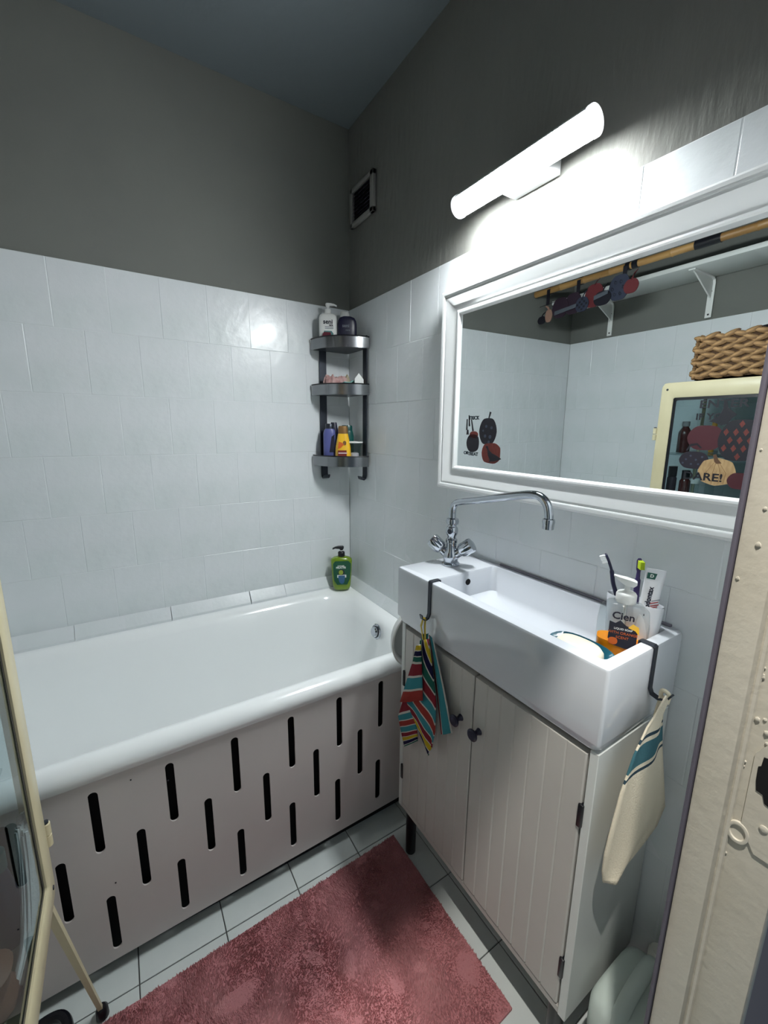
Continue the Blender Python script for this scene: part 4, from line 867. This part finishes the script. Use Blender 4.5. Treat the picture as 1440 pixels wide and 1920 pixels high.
for k, kk in enumerate((-.030, -.012, .012, .034)):
    fst([(-1.036+kk*.3, 1.192), (-1.036+kk*.3-.0016, 1.192), (-1.039+kk-.0018, 1.155), (-1.039+kk*.9-.001, 1.112), (-1.039+kk*.9, 1.112), (-1.039+kk, 1.155)], mat('rib line %d' % k, (140, 104, 64), .6), None, .0020)
fst(blob(-1.116, 1.130, .040, .032, 6), M['s_deepred'], 'small dark red pumpkin sticker', .0020)
fst([(-1.02, 1.372), (-1.03, 1.40), (-1.035, 1.435), (-1.045, 1.40), (-1.075, 1.375), (-1.06, 1.36), (-1.05, 1.34), (-1.03, 1.335), (-1.01, 1.345), (-.99, 1.35)], M['s_black'], 'black splash sticker', .0012)
def dtext(s, size, y, z, m, sp=1): text('lettering', s, size, frame(st2(y, z, .0028), (0, -1, 0), (0, 0, 1)) @ Matrix.Diagonal((sp, 1, 1, 1)), m, gd, .0001, bold=.0009)
dtext('ENTER', .042, -1.028, 1.4145, M['s_black'], 1.25); dtext('IF YOU', .034, -1.002, 1.367, M['s_black'], 1.1); dtext('DARE!', .042, -.996, 1.134, M['s_black'], 1.15)
# contents of the cabinet
def cbottle(label, x, y, z, prof, m, capm=None, capz=None):
    t = thing('medicine_bottle', label, 'bottle', (x, y, z)); bm = bmnew(); lathe(bm, prof, 20, Matrix.Translation((x, y, z))); obj('bottle_body', bm, m, t, angle=40)
    if capm: bm = bmnew(); r = capz[0]; lathe(bm, [(r, capz[1]), (r, capz[2]), (r*.8, capz[2]+.001)], 16, Matrix.Translation((x, y, z))); obj('cap', bm, capm, t)
M['amber'] = mat('amber glass', (66, 22, 22), .15, coat=.5); M['greycap'] = mat('grey cap', (120, 118, 120), .5); M['goldb'] = mat('golden plastic', (196, 140, 40), .35)
z = 1.218
cbottle('amber medicine bottle with grey cap on the upper glass shelf', -1.20, -.868, z, [(.022, .0005), (.024, .003), (.024, .085), (.018, .098), (.011, .110), (.011, .114)], M['amber'], M['greycap'], (.0135, .112, .132))
cbottle('clear glass vial beside the amber bottle', -1.26, -.842, z, [(.014, .0005), (.015, .002), (.015, .06), (.010, .068), (.010, .072)], M['cupp'], M['white'], (.0115, .070, .082))
cbottle('golden pencil-shaped tube standing on the upper glass shelf', -1.30, -.935, z, [(.009, .0005), (.0095, .002), (.0095, .13), (.006, .145), (.002, .15)], M['goldb'])
cbottle('white jar with dark lid on the upper glass shelf', -1.22, -1.02, z, [(.028, .0005), (.03, .003), (.03, .06), (.028, .064)], M['white'], M['black'], (.031, .065, .085))
z = 1.011
cbottle('dark capped brown bottle on the middle glass shelf', -1.16, -.858, z, [(.017, .0005), (.018, .002), (.018, .10), (.013, .108)], M['s_dark'], M['black'], (.0165, .108, .150))
cbottle('dark red slim bottle on the middle glass shelf', -1.17, -.905, z, [(.018, .0005), (.02, .002), (.02, .09), (.014, .10)], M['amber'], M['black'], (.015, .1, .135))
cbottle('clear pill bottle in a row on the middle glass shelf', -1.15, -.95, z, [(.015, .0005), (.016, .002), (.016, .08), (.012, .086)], M['cupp'], M['white'], (.0145, .086, .104))
cbottle('clear pill bottle behind the row on the middle glass shelf', -1.20, -.985, z, [(.015, .0005), (.016, .002), (.016, .085), (.012, .09)], M['cupp'], M['white'], (.0145, .09, .108))
z = GZ0+.0225
cbottle('black teardrop bottle on the floor of the glass cabinet', -1.131, -.898, z, [(.016, .0005), (.022, .006), (.024, .03), (.021, .09), (.014, .135), (.010, .155)], M['navy'], M['dkgreen'], (.013, .152, .185))
M['yarn'] = mat('white cotton yarn', (236, 232, 230), .95, bump=(200, ONE, .6, .002)); M['copper'] = mat('copper brown bag', (128, 86, 62), .5, bump=(60, ONE, .8, .004))
yt = thing('yarn_hank', 'white fluffy hank of cotton yarn lying in the glass cabinet', 'yarn', (-1.125, -.93, z))
bm = bmnew()
for k in range(130):
    a = random.uniform(0, 6.28); r = random.random()**.5*.028; ox, oz = r*math.cos(a)*.55, abs(r*math.sin(a))
    q = random.uniform(-.017, .017); ox *= .45; tube(bm, [(-1.1015+ox, -.852+q, z+.185+random.uniform(-.02, .01)), (-1.1015+ox, -.862+q, z+.13), (-1.1015+ox, -.880+q*1.6, z+.07), (-1.103+ox, -.905+q*2.4, z+.022+oz*.3), (-1.108+ox, -.945+q*3, z+.006+oz*.4)], .0034, 5, True, 3)
obj('yarn_strands', bm, M['yarn'], yt, kind='stuff')
bm = bmnew(); L = [sup(.05+.012*math.sin(i*1.3), .07, z+.001+.075*i/7, 2.3, 24, -1.136+.004*math.sin(i*2), -.995) for i in range(7)]; L.append(sup(.02, .02, z+.08, 2, 24, -1.136, -.995)); loft(bm, L)
tag(obj('foil_bag', bm, M['copper'], origin=(-1.136, -.995, z)), 'copper brown crumpled bag on the floor of the glass cabinet', 'bag')
bm = bmnew(); tube(bm, [(-1.128, -.985, z+.0865), (-1.138, -.995, z+.090), (-1.126, -1.012, z+.0865)], .006, 8); tag(obj('brass_clip', bm, mat('brass', (220, 170, 50), .15, metal=1), origin=(-1.13, -.995, z+.08)), 'shiny brass clip lying on the copper brown bag', 'clip')
# dark hose under the cabinet
bm = bmnew(); tube(bm, [(-1.30, -.80, .012), (-1.20, -.735, .012), (-1.145, -.722, .012), (-1.118, -.745, .012), (-1.115, -.80, .012), (-1.14, -.92, .012)], .0105, 10); tag(obj('rubber_hose', bm, M['black'], origin=(-1.14, -.9, 0)), 'black rubber hose curled on the floor under the glass cabinet', 'hose')

# ------------------------------------------------------------------ basket on the cabinet
bk = thing('wicker_basket', 'braided water hyacinth basket on top of the glass cabinet', 'basket', (-1.23, -1.12, GZ1))
BX0, BX1, BY0, BY1, BZ0, BZ1 = -1.36, -1.105, -1.34, -.906, GZ1+.004, GZ1+.172
bm = bmnew()
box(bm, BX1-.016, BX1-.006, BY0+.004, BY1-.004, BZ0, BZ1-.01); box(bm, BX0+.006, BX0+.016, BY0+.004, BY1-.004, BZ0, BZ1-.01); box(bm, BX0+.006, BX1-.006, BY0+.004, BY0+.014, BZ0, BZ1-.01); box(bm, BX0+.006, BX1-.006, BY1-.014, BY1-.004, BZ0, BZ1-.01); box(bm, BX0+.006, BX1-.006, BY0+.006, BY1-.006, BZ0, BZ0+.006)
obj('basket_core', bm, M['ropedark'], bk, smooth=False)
bm = bmnew(); bmesh.ops.create_icosphere(bm, subdivisions=2, radius=1, matrix=Matrix.Diagonal((.0085, .030, .0105, 1))); finish(bm)
me_st = bpy.data.meshes.new('strand'); bm.to_mesh(me_st); bm.free(); me_st.materials.append(M['rope'])
rows = 7
for r in range(rows):
    z = BZ0+.0175+r*(BZ1-BZ0-.028)/(rows-1)
    for face_ in range(2):
        Ln = (BY1-BY0) if face_ == 0 else (BX1-BX0); step = .031; n = int(Ln/step)
        for k in range(n+1):
            f = min(Ln-.012, .012+k*step); sgn = 1 if k % 2 else -1
            tiltv = sgn*.30*(1 if r % 2 else -1)+random.uniform(-.08, .08)
            if face_ == 0: instance('strand', me_st, (BX1-.004+random.uniform(-.001, .002), BY1-f, z+sgn*.003), bk, (tiltv, 0, 0))
            else: instance('strand', me_st, (BX1-f, BY1-.003, z+sgn*.003), bk, (tiltv, 0, PI/2))
bm = bmnew(); loft(bm, [sup(.12, .20, BZ0+.10, 2.4, 28, -1.24, -1.16), sup(.14, .24, BZ1-.005, 2.4, 28, -1.24, -1.16), sup(.12, .22, BZ1+.018, 2.4, 28, -1.24, -1.16), sup(.06, .12, BZ1+.026, 2.4, 28, -1.24, -1.16)])
tag(obj('toiletry_bag', bm, M['black'], origin=(-1.24, -1.16, BZ0)), 'black bag showing above the rim of the basket', 'bag')

# ------------------------------------------------------------------ wall shelf, brackets, rod, garland (seen in the mirror)
ws = thing('wall_shelf', 'white board shelf on angled brackets high on the left wall', 'shelf', (-1.5, -.8, 2.0))
bm = bmnew(); box(bm, RX0+.001, -1.362, -1.55, -.03, 2.016, 2.036, .002); obj('board', bm, M['lacside'], ws)
for yb_ in (-.248, -.730, -1.25):
    bm = bmnew(); strip(bm, [(RX0+.0035, yb_, 1.838), (RX0+.0035, yb_, 1.99), (RX0+.010, yb_, 2.004), (RX0+.030, yb_, 2.0125), (-1.385, yb_, 2.0125)], .026, .005, (0, 1, 0)); b_ = obj('bracket', bm, M['white'], ws)
    bm = bmnew(); prism(bm, [(RX0+.005, yb_-.003, 1.91), (RX0+.012, yb_-.003, 1.925), (-1.42, yb_-.003, 2.004), (-1.40, yb_-.003, 2.010), (RX0+.02, yb_-.003, 2.008), (RX0+.005, yb_-.003, 1.995)], (0, .006, 0)); obj('web', bm, M['white'], b_, smooth=False)
    for zz in (1.852, 1.955): bm = bmnew(); lathe(bm, [(.0045, 0), (.004, .0015), (.0001, .002)], 10, frame((RX0+.006, yb_, zz), (0, 1, 0), (0, 0, 1))); obj('screw', bm, M['black'], b_)
rod = thing('bamboo_rod', 'bamboo rod with black bands spanning the room beside the shelf', 'rod', (-1.25, -.8, 2.06))
PXr, PZ = -1.25, 2.062
bm = bmnew(); yy = -.002; nodes = [-.002]
while yy > -1.56: yy -= random.uniform(.10, .16); nodes.append(max(yy, -1.567))
P = []
for a, b in zip(nodes, nodes[1:]): P += [(a, .0155), (a-.004, .0175), (a-.009, .0155), (b+.01, .0150)]
P.append((nodes[-1], .0155)); loft(bm, [[(PXr+r*math.cos(2*PI*k/14), y, PZ+r*math.sin(2*PI*k/14)) for k in range(14)] for y, r in P]); obj('cane', bm, M['bamboo'], rod)
for y0, y1 in ((-.565, -.540), (-.88, -.79), (-.53, -.51)):
    bm = bmnew(); loft(bm, [[(PXr+.0182*math.cos(2*PI*k/16), y, PZ+.0182*math.sin(2*PI*k/16)) for k in range(16)] for y in (y0, y1)]); obj('band', bm, M['black'], rod, label='black band')
gar = thing('pumpkin_garland', 'garland of cardboard pumpkins hanging from the bamboo rod', 'garland', (-1.22, -.3, 2.0))
GPX = -1.232
gp = lambda a, b, h: Vector((GPX+h, a, b))
k_ = (GPX+.0)
def gpump(y, z, ry, rz, m, stem=None, x=0.0, lab=None):
    o = flat('pumpkin', blob(y, z, ry, rz, 6), lambda a, b, h: gp(a, b, h+x), .004, m, gar, lab)
    if stem:
        s_, hgt = stem; flat('stem', [(y-s_*.0-.004, z+rz*.85), (y+.004, z+rz*.85), (y+s_*.010+.003, z+rz*.9+hgt*.6), (y+s_*.022+.003, z+rz+hgt*.8), (y+s_*.022-.003, z+rz+hgt), (y+s_*.006-.003, z+rz*.9+hgt*.75)], lambda a, b, h: gp(a, b, h+x), .004, m, o)
M['g_purple'] = mat('dark plum card', (38, 20, 36), .8); M['g_red'] = mat('brick red card', (98, 34, 38), .8); M['g_slate'] = mat('slate card', (44, 50, 68), .8); M['g_peach'] = mat('peach card', (150, 116, 100), .8); M['g_grey'] = mat('grey banner', (78, 84, 92), .8)
sy = lambda Y: -1.7047+(Y+1.7047)*.942      # garland distances, nearer the mirror than the rod's first guess
gpump(-.070, 1.912, .026, .021, M['s_black'], (-1, .02), 0, 'small black pumpkin at the far end')
gpump(-.118, 1.925, .022, .034, M['g_peach'], (1, .022), .005, 'narrow peach pumpkin')
gpump(-.190, 1.950, .048, .052, M['g_purple'], None, .010)
gpump(-.262, 1.956, .046, .054, M['g_purple'], None, .005)
gpump(-.318, 1.938, .036, .036, M['g_slate'], (-1, .028), .012, 'checked slate pumpkin')
for i in range(-2, 3):
    for j in range(-2, 3):
        if (i+j) % 2 == 0 and i*i+j*j < 7: flat('check', [(-.318+i*.012-.005, 1.938+j*.012-.005), (-.318+i*.012+.005, 1.938+j*.012-.005), (-.318+i*.012+.005, 1.938+j*.012+.005), (-.318+i*.012-.005, 1.938+j*.012+.005)], lambda a, b, h: gp(a, b, h+.0165), .0006, M['s_black'], gar)
gpump(-.372, 1.968, .050, .056, M['g_red'], (-1, .018), .0, 'brick red round pumpkin')
gpump(-.425, 1.942, .044, .034, M['s_black'], (-1, .03), .014, 'black flat pumpkin')
gpump(-.500, 1.972, .050, .058, M['g_slate'], None, .006, 'slate swirled pumpkin')
for k in range(6):
    a = k*1.05; bm = bmnew(); cy_, cz_ = -.500+.026*math.cos(a), 1.972+.030*math.sin(a)
    tube(bm, [(GPX+.0105, cy_, cz_), (GPX+.0105, cy_+.010, cz_+.006), (GPX+.0105, cy_+.008, cz_-.008), (GPX+.0105, cy_-.002, cz_-.005)], .0013, 5, True, 4); obj('swirl', bm, M['s_black'], gar)
gpump(-.560, 1.962, .034, .032, M['g_red'], (-1, .034), .014, 'small brick red pumpkin at the near end')
for y0, y1, z0 in ((-.165, -.290, 1.925), (-.385, -.455, 1.950)):
    flat('banner', [(y0, z0-.010), (y1, z0+.004), (y1, z0+.022), (y0, z0+.010)], lambda a, b, h: gp(a, b, h+.022), .001, M['g_grey'], gar, 'grey banner strip')
bm = bmnew(); tube(bm, [(GPX, -.05, 1.985), (GPX-.004, -.20, 1.995), (GPX-.004, -.45, 2.0), (GPX-.004, -.57, 1.99)], .0015, 6); obj('string', bm, M['black'], gar)
for y in (-.10, -.28, -.515):
    bm = bmnew(); strip(bm, [(GPX-.002, y, 1.985), (GPX-.001, y, 2.062), (PXr, y, 2.0815), (PXr-.0185, y, 2.062), (PXr-.010, y, 2.046)], .02, .0012, (0, 1, 0)); obj('hanging_ribbon', bm, M['s_black'], gar)
